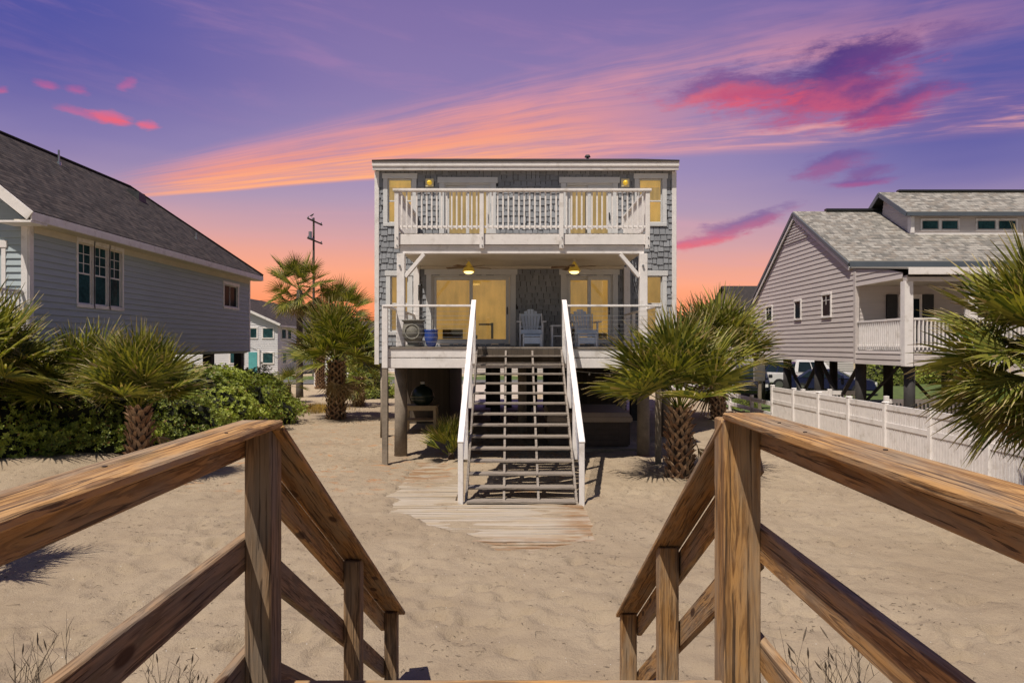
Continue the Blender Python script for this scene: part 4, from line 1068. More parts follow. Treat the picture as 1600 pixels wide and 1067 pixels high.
# reddish ground litter and low grass
bgp = protos[1]
for (x, y, s, r, lab) in [(gx(1165,29.5),29.5,.35,1,'small yellow green bush beside the grey meter box'),
    (gx(1255,56),56,.95,2,'round green bush seen beyond the white pickup'),
    (gx(1090,40),40,.8,3,'green bush behind the low rail fence'),
    (gx(575,36),36,.9,1,'dark bush in the gap by the shingled house'),
    (gx(550,52),52,1.3,3,'wide dark bush across from the shingled house'),
    (gx(1380,48),48,1.2,.4,'leafy bush in the shade behind the taupe house'),
    (gx(1450,50),50,1.3,2.4,'leafy bush far behind the right edge palm'),
    (gx(415,40),40,.75,2.0,'dark bush in front of the white house window')]:
    o = copy_tree(bgp); o.location = (x,y,0); o.scale = (s,s,s); o.rotation_euler.z = r; o['label'] = lab; o['group'] = 'bushes in the background'

# ------------------------------------------------------------------ slate blue house on the left
G = thing('slate_house', (-12,22,0), 'slate blue lap sided house with brown hip roof cut off by the left edge', 'house')
FW = Face((-10.9,0,0), (0,1,0), (1,0,0)); FFr = Face((0,15.4,0), (1,0,0), (0,-1,0))
tri = [(17.12,17.72),(17.80,18.40),(18.48,19.05)]; wz = (3.80,5.36); sw = (25.75,27.2,4.25,5.08)
hl = [(17.08,19.10,wz[0],wz[1]), (sw[0],sw[1],sw[2],sw[3])]
mb = MB(); lap_holes(mb, FW, (15.4,28.35,2.54,5.52), hl, .155)
ZR = 2.54
mb2 = MB()
for r in minus((15.4,28.35,2.54,5.52), hl): FW.box(mb2, r[0], r[1], -.12, -.001, r[2], r[3])
mb2.box(-18,-11.02,28.2,28.35,2.54,5.52); mb2.box(-18,-11.0,15.52,28.3,2.45,2.6); mb2.box(-18,-11.02,15.42,15.5,2.54,5.52)
mb2.build('wall', M['siding_blue'], G)
lap_holes(mb, FFr, (-18,-10.9,2.54,5.52), [(-12.0,-11.45,2.6,5.0)], .155); mb.build('siding', M['siding_blue'], G)
FW.box(MB(), 15.38, 15.52, -.14, .03, 2.5, 5.50).box(-11.05,-10.902,15.36,15.40,2.5,5.5).build('corner_board', M['white'], G, bevel=.004); FW.box(MB(), 28.25, 28.37, -.1, .03, 2.5, 5.50).build('corner_board', M['white'], G, bevel=.004)
mb = MB(); FW.box(mb, 15.53, 28.24, .018, .03, 5.30, 5.52); mb.box(-10.87,-10.50,14.9,28.7,5.46,5.50); mb.build('soffit', M['soffit'], G)
for k, (a, b_) in enumerate(tri):
    zm = (wz[0]+wz[1])/2
    window(FW, G, a, b_, wz[0], wz[1], cas=.075 if 0 else .07, head=.10, sash='double', blind=None, glass='glass_teal', ears=0 if k != 1 else 0, grid=(2,3,zm+.02), mat='white', deep=.05)
window(FW, G, sw[0]+.06, sw[1]-.1, sw[2], sw[3], cas=.09, head=.12, blind=None, glass='glass_dark', sash='', mat='white', deep=.05, grid=(2,1,sw[2]))
window(FFr, G, -11.98, -11.5, 2.7, 4.95, cas=.10, head=.16, blind=None, glass='glass_teal', sash='', mat='white')
mb = MB(); E0 = -10.45; zE = 5.68; xr = -14.2; zr = 8.64; yA, yB = 14.85, 28.65
roof_quad(mb, [(E0,yA,zE),(E0,yB,zE),(xr,25.4,zr),(xr,yA,zr)][0:4]); roof_quad(mb, [(E0,yB,zE),(2*xr-E0,yB,zE),(xr,25.4,zr)]); roof_quad(mb, [(2*xr-E0,yB,zE),(2*xr-E0,yA,zE),(xr,yA,zr),(xr,25.4,zr)])
rf = mb.build('roof', M['roof_brown'], G)
mb = MB(); mb.box(E0-.03,E0+.01,yA+.0,yB+.02,5.47,5.655); mb.box(E0-.5,2*xr-E0,yB-.03,yB+.01,5.47,5.655)
mb.bar((E0-.02,yA-.012,5.56),(xr,yA-.012,zr-.10),.03,.22); mb.box(E0-.75,E0,yA-.02,15.36,5.42,5.465)
mb.build('fascia', M['white'], rf, bevel=.004)
mb = MB(); mb.face([(-10.9,15.38,5.52),(-17.5,15.38,5.52),(xr,15.38,8.3)]); mb.build('gable', M['siding_blue'], G)
mb = MB()
for k in range(40): y = yA+.2; 
mb.tube([(xr,yA,zr+.02),(xr,25.4,zr+.02)], .05, 6); mb.tube([(xr,25.4,zr+.02),(E0,yB,zE+.02)], .045, 6); mb.build('ridge_cap', M['roof_brown'], rf)
for (fy, up_, hgt) in ((20.6,.86,.42),(25.5,.36,.22)):
    x = E0+(xr-E0)*up_; z = zE+(zr-zE)*up_; MB().lathe([(.07,z-.05),(.07,z+.06),(.028,z+.07),(.028,z+hgt)], x, fy, 8).build('vent_pipe', M['metal'], rf)
x = E0+(xr-E0)*.82; z = zE+(zr-zE)*.82; MB().hexa([(x-.25,24.3,z+.02-.2),(x+.25,24.3,z-.2),(x+.25,24.8,z-.2),(x-.25,24.8,z-.2),(x-.2,24.35,z+.25),(x+.22,24.35,z+.12),(x+.22,24.75,z+.12),(x-.2,24.75,z+.25)]).build('roof_vent', M['black'], rf)
for y in (15.8,19,22,25.2,28): 
    for x in (-11.2,-14.5): MB().box(x-.15,x+.15,y-.15,y+.15,-.1,2.45).build('pile', M['dark_pile'], G)
# front deck with white balusters
dk = MB().box(-16,-11.0,13.7,15.36,2.86,2.95).build('deck', M['tread'], G)
mb = MB(); mb.box(-16,-11.0,13.66,13.74,3.93,3.99); mb.box(-16,-11.0,13.68,13.72,3.05,3.10); mb.box(-11.06,-11.0,13.75,15.35,3.93,3.99); mb.box(-11.05,-11.01,13.75,15.35,3.05,3.10); mb.box(-11.10,-10.98,13.62,13.76,2.6,4.0); mb.build('rail', M['white'], dk)
mb = MB()
for k in range(38): mb.box(-11.15-k*.125,-11.11-k*.125,13.68,13.72,3.101,3.929)
for k in range(12): mb.box(-11.05,-11.01,13.87+k*.125,13.91+k*.125,3.101,3.929)
mb.build('balusters', M['white'], dk)
for x in (-11.2,-14): MB().box(x-.08,x+.08,13.8,13.96,-.1,2.855).build('post', M['pile'], dk)

# ------------------------------------------------------------------ taupe house on the right
Hh = thing('taupe_house', (16,25,0), 'taupe lap sided house with speckled grey roof, dormer and porch on dark piles', 'house')
XG = 11.4; M['slate_trim'] = plain('slate_trim', (.085,.10,.12), .5, .08, 4); FG = Face((XG,0,0), (0,1,0), (-1,0,0)); FP = Face((0,22.7,0), (1,0,0), (0,-1,0)); FD = Face((0,25.2,0),(1,0,0),(0,-1,0)); FPf = Face((0,19.9,0),(1,0,0),(0,-1,0))
def yat(px): return XG*1067/(px-800)
gw = []
for (pa, pb, yt, yb2) in ((1198.5,1207,480,501),(1243.5,1252,471,498),(1286.5,1299,461,494)):
    y1_, y0_ = yat(pa), yat(pb); ym = (y0_+y1_)/2; gw.append((y0_, y1_, EYE+(541.5-yb2)*ym/1067, EYE+(541.5-yt)*ym/1067))
mb = MB()
polyA = [(22.7,2.2),(32.2,2.2),(32.2,4.82),(27.45,8.0),(22.95,5.42),(22.7,5.3)]
lap(mb, FG, polyA, .172, .02); lap(mb, FG, [(19.9,4.71),(22.69,4.71),(22.69,5.30),(19.9,4.95)], .172, .02)
lap(mb, FG, [(19.95,2.16),(22.69,2.16),(22.69,2.58),(19.95,2.58)], .172, .02); lap(mb, FPf, [(XG+.3,2.16),(20,2.16),(20,2.58),(XG+.3,2.58)], .172, .02)
lap(mb, FP, [(XG,2.6),(20.5,2.6),(20.5,5.2),(XG,5.2)], .13, .014)
mb.build('siding', M['siding_taupe'], Hh)
mb = MB()
mb.box(XG+.01,XG+.12,22.72,32.2,2.25,4.8); mb.box(XG+.01,24,32.1,32.2,2.2,4.8); mb.box(XG+.01,24,22.72,22.8,2.3,5.3); mb.box(XG+.03,24,19.95,32.1,2.3,2.5)
mb.box(XG+.05,22,19.9,22.68,2.52,2.60); mb.build('wall', M['siding_taupe'], Hh)
mb = MB(); mb.box(XG+.05,20.5,19.75,22.68,4.74,4.79); mb.build('porch_ceiling', M['soffit'], Hh)
mb = MB(); FG.box(mb, 22.60, 22.75, -.10, .03, 2.16, 5.2)
mb.build('corner_board', M['siding_taupe'], Hh, bevel=.004)
for g_ in gw: window(FG, Hh, g_[0], g_[1], g_[2], g_[3], cas=.07, head=.08, blind=None, glass='glass_dark', mat='white', proud=.05, deep=-.03, grid=(2,2,(g_[2]+g_[3])/2+.03) if g_[1]-g_[0] > .55 else None, sillh=.06, ears=0)
mb = MB(); 
r0_, r1_ = 22.98, 27.45; xo = 11.30; xe = 22
roof_quad(mb, [(xo,22.9,5.60),(xe,22.9,5.60),(xe,r1_,8.15),(xo,r1_,8.15)]); roof_quad(mb, [(xe,32.5,4.75),(xo,32.5,4.75),(xo,r1_,8.15),(xe,r1_,8.15)])
rf = mb.build('roof', M['roof_grey'], Hh)
mb = MB(); roof_quad(mb, [(XG-.05,19.6,5.00),(xe,19.6,5.00),(xe,22.95,5.40),(XG-.05,22.95,5.40)]); mb.build('porch_roof', M['roof_grey'], Hh)
mb = MB(); mb.box(xo+.02,xe,22.86,22.93,5.36,5.57); mb.build('fascia', M['slate_trim'], rf, bevel=.004)
mb = MB(); mb.box(XG-.02,xe,19.56,19.60,4.79,4.985); mb.build('fascia', M['white'], rf, bevel=.004)
mb = MB(); mb.box(XG+.02,xe,19.75,19.95,4.62,4.785); mb.build('beam', M['siding_taupe'], Hh)
mb = MB(); mb.bar((xo-.02,22.88,5.47),(xo-.02,27.45,8.05),.04,.12,up=(0,0,1)); mb.bar((xo-.02,32.5,4.66),(xo-.02,27.45,8.05),.04,.12,up=(0,0,1)); mb.build('rake_board', M['slate_trim'], rf)
mb = MB(); mb.bar((xo+.02,22.9,5.33),(xo+.02,27.45,7.90),.05,.12,up=(0,0,1)); mb.bar((xo+.02,32.45,4.52),(xo+.02,27.45,7.90),.05,.12,up=(0,0,1)); mb.build('rake_trim', M['white'], rf)
mb = MB(); mb.box(12.6,15.0,27.35,27.55,8.16,8.25); mb.build('ridge_vent', M['black'], rf)
mb = MB()   # louvre vent at the gable top
for k in range(8): z = 6.95+k*.115; hw = max(.03,(8.0-z)/.62*.80*.62/.62*.9); mb.box(XG-.045,XG-.02,27.45-hw*.95,27.45+hw*.95,z,z+.03)
mb.build('louvre_vent', M['white'], Hh)
def column(x, w=.25): MB().box(x,x+w,19.78,20.02,2.14,4.62).build('porch_column', M['white'], Hh, bevel=.01)
column(XG-.015); column(13.25); column(16.2)
mb = MB(); mb.box(XG+.24,13.25,19.86,19.94,3.50,3.56); mb.box(XG+.24,13.25,19.88,19.92,2.70,2.75); mb.box(13.5,16.2,19.86,19.94,3.50,3.56); mb.box(13.5,16.2,19.88,19.92,2.70,2.75)
mb.box(XG+.02,XG+.10,20.03,22.6,3.50,3.56); mb.box(XG+.04,XG+.08,20.03,22.6,2.70,2.75); mb.build('porch_rail', M['white'], Hh)
for k in range(16): 
    x = XG+.34+k*.118
    if x < 13.2: MB().box(x-.019,x+.019,19.87,19.93,2.62,3.50).build('baluster', M['white'], Hh)
for k in range(22):
    x = 13.6+k*.118; MB().box(x-.019,x+.019,19.87,19.93,2.62,3.50).build('baluster', M['white'], Hh)
for k in range(21):
    y = 20.12+k*.118; MB().box(XG+.03,XG+.09,y-.019,y+.019,2.62,3.50).build('baluster', M['white'], Hh)
for (a, b_) in ((12.42,12.76),(13.62,13.98)): MB().box(a,b_,22.62,22.68,2.75,4.45).build('shutter', M['black'], Hh)
w_ = MB().box(12.80,13.58,22.60,22.68,2.62,4.45).build('door_frame', M['white'], Hh); MB().box(12.90,13.14,22.585,22.60,2.9,4.3).build('pane', M['glass_dark'], w_); MB().box(13.22,13.48,22.585,22.60,2.9,4.3).build('pane', M['glass_dark'], w_)
cf = thing('ceiling_fan', (14.1,21.2,4.74), 'dark ceiling fan on the porch of the taupe house', 'ceiling fan'); MB().lathe([(.04,4.74),(.04,4.60),(.10,4.58),(.10,4.50),(.03,4.46)],14.1,21.2,10).build('motor', M['black'], cf)
for k in range(5):
    a = k*2*PI/5; c0 = Vector((14.1,21.2,4.55)); d = Vector((math.cos(a),math.sin(a),0)); MB().bar(c0+d*.1,c0+d*.6,.12,.012).build('fan_blade', M['black'], cf)
# dormer
dm = MB(); FDs = Face((14.7,0,0),(0,1,0),(-1,0,0))
lap(dm, FDs, [(25.2,6.84),(27.1,7.92),(26.95,8.62),(25.2,7.55)], .14, .016); FD.box(dm, 14.7, 21.5, -.1, 0, 6.80, 7.62); D2 = dm.build('dormer', M['siding_taupe'], Hh)
mb = MB(); roof_quad(mb, [(14.45,24.98,7.66),(21.5,24.98,7.66),(21.1,26.9,8.80),(14.45,26.9,8.80)]); roof_quad(mb, [(21.5,28.6,7.7),(14.45,28.6,7.7),(14.45,26.9,8.80),(21.1,26.9,8.80)]); mb.build('dormer_roof', M['roof_grey'], D2)
mb = MB(); mb.bar((14.44,24.98,7.56),(14.44,26.9,8.70),.03,.16); mb.bar((14.44,28.6,7.60),(14.44,26.9,8.70),.03,.16); mb.box(14.45,21.5,24.95,24.98,7.50,7.64); mb.build('dormer_fascia', M['slate_trim'], D2)
mb = MB(); FDs.box(mb, 25.10,25.32,-.1,.03,6.9,7.5); mb.box(14.68,21.5,25.12,25.20,6.80,6.90); mb.build('dormer_trim', M['white'], D2)
mb = MB(); mb.box(15.2,20.2,26.8,27.0,8.81,8.88); mb.build('ridge_vent', M['black'], D2)
for (a, b_) in ((15.12,15.74),(15.84,16.46),(17.16,17.84),(17.94,18.60)): window(FD, D2, a, b_, 7.03, 7.38, cas=.05, head=.06, blind=None, glass='glass_teal', mat='white', sash='', deep=-.02, sillh=.05, ears=0)
for (x, y) in ((XG+.3,22.9),(XG+.3,26),(XG+.3,29),(XG+.3,32),(14.6,22.9),(14.6,26.5),(14.6,31),(18,23),(18,27),(18,31),(XG+.3,20.1),(14.2,20.1),(17,20.1)):
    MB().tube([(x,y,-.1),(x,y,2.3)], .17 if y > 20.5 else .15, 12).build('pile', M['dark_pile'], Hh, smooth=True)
mb = MB()
for y in (24.4,27.5):
    for q_ in (-1,1): MB().bar((XG+.3,y+q_*1.4,2.1),(XG+.3,y+q_*.1,.9),.05,.14,up=(1,0,0)).build('brace', M['dark_pile'], Hh)
mb = None
for x in (13,16):
    for q_ in (-1.3,1.3): MB().bar((x+q_,22.9,.7),(x,22.9,2.1),.05,.14,up=(0,1,0)).build('brace', M['dark_pile'], Hh)

# ------------------------------------------------------------------ white vinyl fences
F1 = thing('white_fence', (9.24,17,0), 'tall white vinyl privacy fence with slotted panels running to the right edge', 'fence')
ps = [24.2-1.83*k for k in range(10)]
for y in ps:
    p = MB().box(9.18,9.30,y-.06,y+.06,-.1,1.34).build('fence_post', M['white'], F1, bevel=.006)
    MB().hexa([(9.17,y-.07,1.342),(9.31,y-.07,1.342),(9.31,y+.07,1.342),(9.17,y+.07,1.342),(9.19,y-.05,1.365),(9.29,y-.05,1.365),(9.29,y+.05,1.365),(9.19,y+.05,1.365)]).build('cap', M['white'], p)
for k, (a, b_) in enumerate(zip(ps[1:], ps)):
    a += .062; b_ -= .062; mb = MB()
    mb.box(9.215,9.265,a,b_,1.17,1.30); mb.box(9.215,9.265,a,b_,.74,.86); mb.box(9.215,9.265,a,b_,.06,.16)
    step = .098; n = int((b_-a)/step); st = (b_-a)/n; wd = .078 if k < 6 else .066
    for i in range(n):
        y = a+st*(i+.5); mb.box(9.228,9.25,y-wd/2,y+wd/2,.161,.739); mb.box(9.228,9.25,y-wd/2,y+wd/2,.861,1.169)
    mb.build('fence_panel', M['white'], F1, bevel=0)
F2 = thing('rail_fence', (9.24,30,0), 'low white two-rail fence continuing behind the tall white fence', 'fence')
q = [26.3+2.6*k for k in range(6)]
for y in q: MB().box(9.18,9.30,y-.06,y+.06,-.1,.86).build('fence_post', M['white'], F2, bevel=.01)
for a, b_ in zip([24.27]+q, q):
    for z0 in (.62,.24): MB().box(9.21,9.27,a+.01 if a == 24.27 else a+.062,b_-.062,z0,z0+.14).build('rail', M['white'], F2)
F3 = thing('picket_fence', (11,24,0), 'short white picket fence standing under the taupe house', 'fence')
for x in (10.3,11.25,12.3): MB().box(x-.06,x+.06,24.1,24.22,-.1,1.22).build('fence_post', M['white'], F3, bevel=.006)
mb = MB(); mb.box(10.37,11.18,24.13,24.19,1.02,1.16); mb.box(11.32,12.23,24.13,24.19,1.02,1.16)
for k in range(16): x = 10.42+k*.118; mb.box(x,x+.05,24.15,24.17,.1,1.019)
mb.build('pickets', M['white'], F3)
F4 = thing('picket_fence', (13,20,0), 'white picket fence section seen past the porch column of the taupe house', 'fence')
for x in (11.55,13.0,14.9): MB().box(x-.06,x+.06,21.0,21.12,-.1,1.2).build('fence_post', M['white'], F4, bevel=.006)
mb = MB(); mb.box(11.62,12.93,21.03,21.09,.98,1.1); mb.box(13.07,14.83,21.03,21.09,.98,1.1)
for k in range(26): x = 11.66+k*.12; mb.box(x,x+.06,21.05,21.07,.1,.979)
mb.build('pickets', M['white'], F4)
F5 = thing('rail_fence', (-13.4,47,0), 'short white two-rail fence beyond the thick booted palm', 'fence')
for x in (gx(493,47),gx(519,47.5),gx(548,48)): MB().box(x-.09,x+.09,46.9,47.1,-.1,.92).build('fence_post', M['white'], F5, bevel=.02)
for z0 in (.52,.12):
    MB().box(gx(493,47)+.1,gx(519,47.5)-.1,46.95,47.05,z0,z0+.2).build('rail', M['white'], F5); MB().box(gx(519,47.5)+.1,gx(548,48)-.1,46.95,47.05,z0,z0+.2).build('rail', M['white'], F5)
mbx = thing('meter_box', (gx(1187,29),29,0), 'grey utility meter box on a post by the corner of the taupe house', 'meter box')
x = gx(1187,29); MB().box(x-.24,x+.20,28.9,29.1,1.25,2.35).build('cabinet', M['metal'], mbx, bevel=.02); MB().box(x-.06,x+.06,28.95,29.05,-.1,1.245).build('post', M['pile'], mbx); MB().tube([(x-.1,28.98,2.35),(x-.1,28.98,2.9)],.03,8).build('conduit', M['metal'], mbx)

# ------------------------------------------------------------------ cars
M['car_black'] = plain('dark_car_paint', (.018,.02,.028), .18, .1, 3, spec=.8); M['car_white'] = plain('white_car_paint', (.62,.60,.60), .25, .04, 3, spec=.7); M['car_blue'] = plain('navy_car_paint', (.012,.016,.05), .18, .1, 3, spec=.8)
M['tyre'] = plain('tyre', (.02,.02,.02), .9, .2, 9); M['lamp_red'] = plain('red_lens', (.30,.01,.01), .2, .1, 9); M['lamp_clear'] = plain('clear_lens', (.7,.7,.68), .1, .05, 9, spec=.9)
def car(loc, rz, mat, label, prof='suv', name='parked_car', cat='car'):
    L = thing(name, (0,0,0), label, cat, 'cars parked beyond the taupe house')
    if prof == 'suv':  lower = [(-2.3,.35),(-2.32,.85),(-2.2,1.02),(2.05,1.02),(2.25,.90),(2.3,.55),(2.2,.33)]; top = [(-2.15,1.02),(-1.95,1.66),(-1.7,1.72),(.35,1.70),(1.05,1.04)]
    elif prof == 'pickup': lower = [(-2.7,.45),(-2.72,1.02),(-2.6,1.08),(2.3,1.10),(2.6,1.02),(2.68,.6),(2.6,.42)]; top = [(-.9,1.08),(-.75,1.80),(-.5,1.86),(.75,1.84),(1.35,1.12)]
    else: lower = [(-2.2,.30),(-2.25,.75),(-2.1,.92),(2.0,.86),(2.25,.70),(2.3,.45),(2.2,.28)]; top = [(-1.75,.91),(-1.1,1.38),(-.8,1.42),(.3,1.40),(1.1,.89)]
    def ext(pts, w0, w1f=None):
        mb = MB(); n = len(pts)
        W = [w0 if w1f is None else w1f(z) for _, z in pts]
        i = len(mb.v); mb.v += [(x,-w,z) for (x,z), w in zip(pts, W)]+[(x,w,z) for (x,z), w in zip(pts, W)]
        mb.f.append(tuple(range(n))); mb.f.append(tuple(range(n,2*n))[::-1])
        for k in range(n): mb.f.append((k,(k+1)%n,n+(k+1)%n,n+k))
        return mb
    zb = min(z for _, z in top); zt = max(z for _, z in top)
    wf = lambda z: .90-.20*max(0,(z-zb))/(zt-zb)
    body = ext(lower, .93).build('body', M[mat], L, bevel=.06, smooth=False); ext(top, .9, wf).build('cabin', M[mat], L, bevel=.04)
    gl = MB(); xs_ = [p[0] for p in top]; z0, z1 = zb+.07, zt-.12
    def xat(z, back): 
        (xa,za),(xb,zb_) = (top[0], top[1]) if back else (top[-1], top[-2]); return xa+(xb-xa)*(z-za)/(zb_-za)
    for s in (-1,1):
        a0, a1 = xat(z0,1)+.18, xat(z1,1)+.14; b0, b1 = xat(z0,0)-.25, xat(z1,0)-.18; ncol = 3 if prof == 'suv' else 2
        for k in range(ncol):
            f0, f1 = k/ncol+.015, (k+1)/ncol-.015; gl.face([(a0+(b0-a0)*f0,s*(wf(z0)+.012),z0),(a0+(b0-a0)*f1,s*(wf(z0)+.012),z0),(a1+(b1-a1)*f1,s*(wf(z1)+.012),z1),(a1+(b1-a1)*f0,s*(wf(z1)+.012),z1)])
    for bk in (0,1):
        sg = 1 if not bk else -1; gl.face([(xat(z0,bk)+sg*.015,-wf(z0)+.1,z0),(xat(z0,bk)+sg*.015,wf(z0)-.1,z0),(xat(z1,bk)+sg*.015,wf(z1)-.1,z1),(xat(z1,bk)+sg*.015,-wf(z1)+.1,z1)])
    gl.build('windows', M['glass_dark'], L)
    r = .36 if prof != 'sedan' else .32; xw = 1.42 if prof != 'pickup' else 1.75
    for x in (-xw,xw):
        for s in (-1,1):
            w_ = MB().tube([(x,s*.72,r),(x,s*.95,r)], r, 20).build('wheel', M['tyre'], L); MB().tube([(x,s*.951,r),(x,s*.965,r)], r*.6, 14).build('rim', M['metal'], w_)
    for s in (-1,1):
        MB().box(lower[0][0]-.035,lower[0][0]+.03,s*.72-.14,s*.72+.14,zb-.28,zb-.06).build('tail_light', M['lamp_red'], L, bevel=.01)
        x1 = lower[-2][0]; MB().box(x1-.12,x1+.0,s*.70-.17,s*.70+.17,zb-.36,zb-.2).build('headlight', M['lamp_clear'], L, bevel=.01)
        MB().box(xat(z0,0)-.45,xat(z0,0)-.30,s*1.0-.11*(1),s*1.0+.09,zb+.05,zb+.22).build('mirror', M[mat], L, bevel=.02)
    L.location = loc; L.rotation_euler.z = rz; return L
car((gx(1178,36),36.5,.02), -PI/2-.35, 'car_black', 'black SUV parked behind the grey meter box')
car((gx(1212,43),43.5,.05), PI/2+.5, 'car_blue', 'dark blue SUV parked between the black SUV and the white pickup')
car((gx(1262,42),42.0,.05), -.25, 'car_white', 'white pickup truck parked under the taupe house', 'pickup', cat='pickup')
car((gx(1305,38),38.5,.05), -.5, 'car_blue', 'dark sedan parked right of the white pickup', 'sedan')

# ------------------------------------------------------------------ background houses
def simple_house(loc, label, x0, x1, y0, y1, zb, ze, zr, axis, mat, roof, wf=(), wside=(), extra=None, group='houses across the street'):
    L = thing('background_house', loc, label, 'house', group)
    FF = Face((0,y0,0),(1,0,0),(0,-1,0)); FS = Face((x1,0,0),(0,1,0),(1,0,0)); FL = Face((x0,0,0),(0,1,0),(-1,0,0))
    mb = MB().box(x0,x1,y0,y1,zb,ze); o=.35; s=(zr-ze)/((x1-x0)/2 if axis == 'y' else (y1-y0)/2)
    xm, ym = (x0+x1)/2, (y0+y1)/2
    if axis == 'y': mb.face([(x0,y0,ze),(x1,y0,ze),(xm,y0,zr)]); mb.face([(x0,y1,ze),(x1,y1,ze),(xm,y1,zr)])
    else: mb.face([(x0,y0,ze),(x0,y1,ze),(x0,ym,zr)]); mb.face([(x1,y0,ze),(x1,y1,ze),(x1,ym,zr)])
    mb.build('wall', M[mat], L)
    mb = MB(); lap(mb, FF, [(x0,zb),(x1,zb),(x1,ze)]+([(xm,zr)] if axis == 'y' else [])+[(x0,ze)], .2, .03); mb.build('siding', M[mat], L)
    mb = MB(); zz = ze-o*s
    if axis == 'y': roof_quad(mb, [(x0-o,y0-o,zz),(x0-o,y1+o,zz),(xm,y1+o,zr+.08),(xm,y0-o,zr+.08)], .12); roof_quad(mb, [(x1+o,y0-o,zz),(x1+o,y1+o,zz),(xm,y1+o,zr+.08),(xm,y0-o,zr+.08)], .12)
    else: roof_quad(mb, [(x0-o,y0-o,zz),(x1+o,y0-o,zz),(x1+o,ym,zr+.08),(x0-o,ym,zr+.08)], .12); roof_quad(mb, [(x0-o,y1+o,zz),(x1+o,y1+o,zz),(x1+o,ym,zr+.08),(x0-o,ym,zr+.08)], .12)
    rf = mb.build('roof', M[roof], L)
    mb = MB()
    if axis == 'y':
        for sx, xx in ((-1,x0-o),(1,x1+o)): mb.bar((xx,y0-o-.03,zz-.02),(xm,y0-o-.03,zr+.0),.05,.22,up=(0,0,1)); mb.box(xx-.03,xx+.03,y0-o,y1+o,zz-.2,zz-.02)
    else: mb.box(x0-o,x1+o,y0-o-.04,y0-o+.0,zz-.22,zz-.0)
    mb.build('fascia', M['white'], rf)
    for F_, lst in ((FF, wf),(FS, wside)):
        for (a, b_, c_, d_) in lst: window(F_, L, a, b_, c_, d_, cas=.12, head=.14, blind=None, glass='glass_teal', mat='white', proud=.06, deep=-.045, ears=0)
    return L
WH = simple_house((-29,65,0), 'white two storey house with grey gabled roof behind the tall palm', -35.7,-22.3,65,96,.0,4.95,7.94,'y','siding_white','roof_brown',
    [(-24.9,-24.3,3.55,4.45),(-23.7,-22.75,3.55,4.45),(-23.7,-22.75,1.15,2.1),(-27.5,-26.5,3.55,4.45),(-26.8,-25.6,1.15,2.1)], [(66,67.2,3.5,4.4),(67.8,68.8,3.5,4.4),(66.3,67.3,1.1,2.1),(69.5,70.8,1.1,2.1),(74,75.5,3.5,4.4),(80,82,1.0,2.3)])
MB().box(-25.05,-24.25,64.90,64.96,.15,2.2).build('door', M['turquoise'], WH)
MB().box(-24.2,-24.0,64.88,64.96,.1,2.5).build('door_trim', M['white'], WH)
simple_house((-15,78,0), 'low lilac grey house with dark garage between the palms', -20.5,-9,74,84,0,3.4,5.6,'x','siding_white','roof_brown', [(-12,-10.8,1.2,2.4)])
tag(MB().box(-17.8,-14.2,73.7,73.9,0,2.4).build('garage_door', M['black'], bpy.data.objects['background_house.001']))
simple_house((0,68,0), 'pale house facing the street, seen beneath the shingled house', -7,8,68,78,0,5.2,7.6,'x','siding_taupe','roof_dark', [(-5.5,-4.5,1.1,2.2),(-3,-2,1.1,2.2),(1,2,1.1,2.2),(4,5.2,1.1,2.2),(-5,-3.8,3.6,4.6),(3,4.2,3.6,4.6)])
simple_house((23,58,0), 'brown roofed house behind the taupe house', 20.6,30,60,72,0,5.6,8.5,'x','siding_taupe','roof_dark', [(22,23,3.6,4.6),(25,26,3.6,4.6)])
simple_house((38,66,0), 'pale cottage on white posts seen below the taupe house', 30,44,66,76,2.0,5.2,7.6,'x','siding_white','roof_brown', [(31.5,32.6,2.9,4.1),(34,35.1,2.9,4.1),(38,39.2,2.9,4.1)])
bh = bpy.data.objects['background_house.004']
for x in (30.2,32,34,36,38,40,43.8): MB().box(x-.15,x+.15,66.05,66.35,0,1.95).build('post', M['white'], bh)
simple_house((58,70,0), 'far taupe house at the right behind the palm', 50,64,68,80,0,5.6,8.4,'x','siding_taupe','roof_dark', [(52,53,3.6,4.6)])
# background trees
def tree(loc, h, r, seed, label, n=1600, leaf=.22):
    L = thing('tree', loc, label, 'tree', 'trees in the distance'); rs = random.Random(seed); x0,y0,z0 = loc
    mb = MB(); mb.tube([(x0,y0,z0-.1),(x0+.1,y0,z0+h*.35),(x0,y0,z0+h*.6)], [.22,.16,.08], 8)
    for k in range(6): a = k*1.05; mb.tube([(x0,y0,z0+h*(.3+.04*k)),(x0+math.cos(a)*r*.6,y0+math.sin(a)*r*.6,z0+h*(.55+.05*k))], [.08,.03], 6)
    mb.build('trunk', M['trunk_grey'], L)
    mb = MB(); cl = [(Vector((x0+rs.gauss(0,r*.42),y0+rs.gauss(0,r*.42),z0+h*rs.uniform(.42,.92))), r*rs.uniform(.25,.45)) for _ in range(14)]
    for i in range(n):
        c, q = rs.choice(cl); d = Vector((rs.gauss(0,1),rs.gauss(0,1),rs.gauss(0,.8))).normalized(); p = c+d*q*rs.uniform(.6,1.05)
        a = Vector((rs.gauss(0,1),rs.gauss(0,1),rs.gauss(0,1))).normalized(); b_ = a.orthogonal().normalized(); L_ = leaf*rs.uniform(.6,1.3)
        mb.face([p-a*L_, p+b_*L_*.5, p+a*L_, p-b_*L_*.5])
    mb.build('crown', M['bush'], L); return L
tree((gx(1258,78),78,0),4.6,2.6,5,'green tree beyond the white pickup')
tree((gx(1420,62),62,0),4.6,3.0,6,'tree in the shade behind the taupe house')
tree((gx(560,60),60,0),4.4,2.6,7,'dark tree in the gap left of the shingled house')
tree((gx(1075,75),75,0),5.5,3.0,8,'tree behind the big palm right of the shingled house')

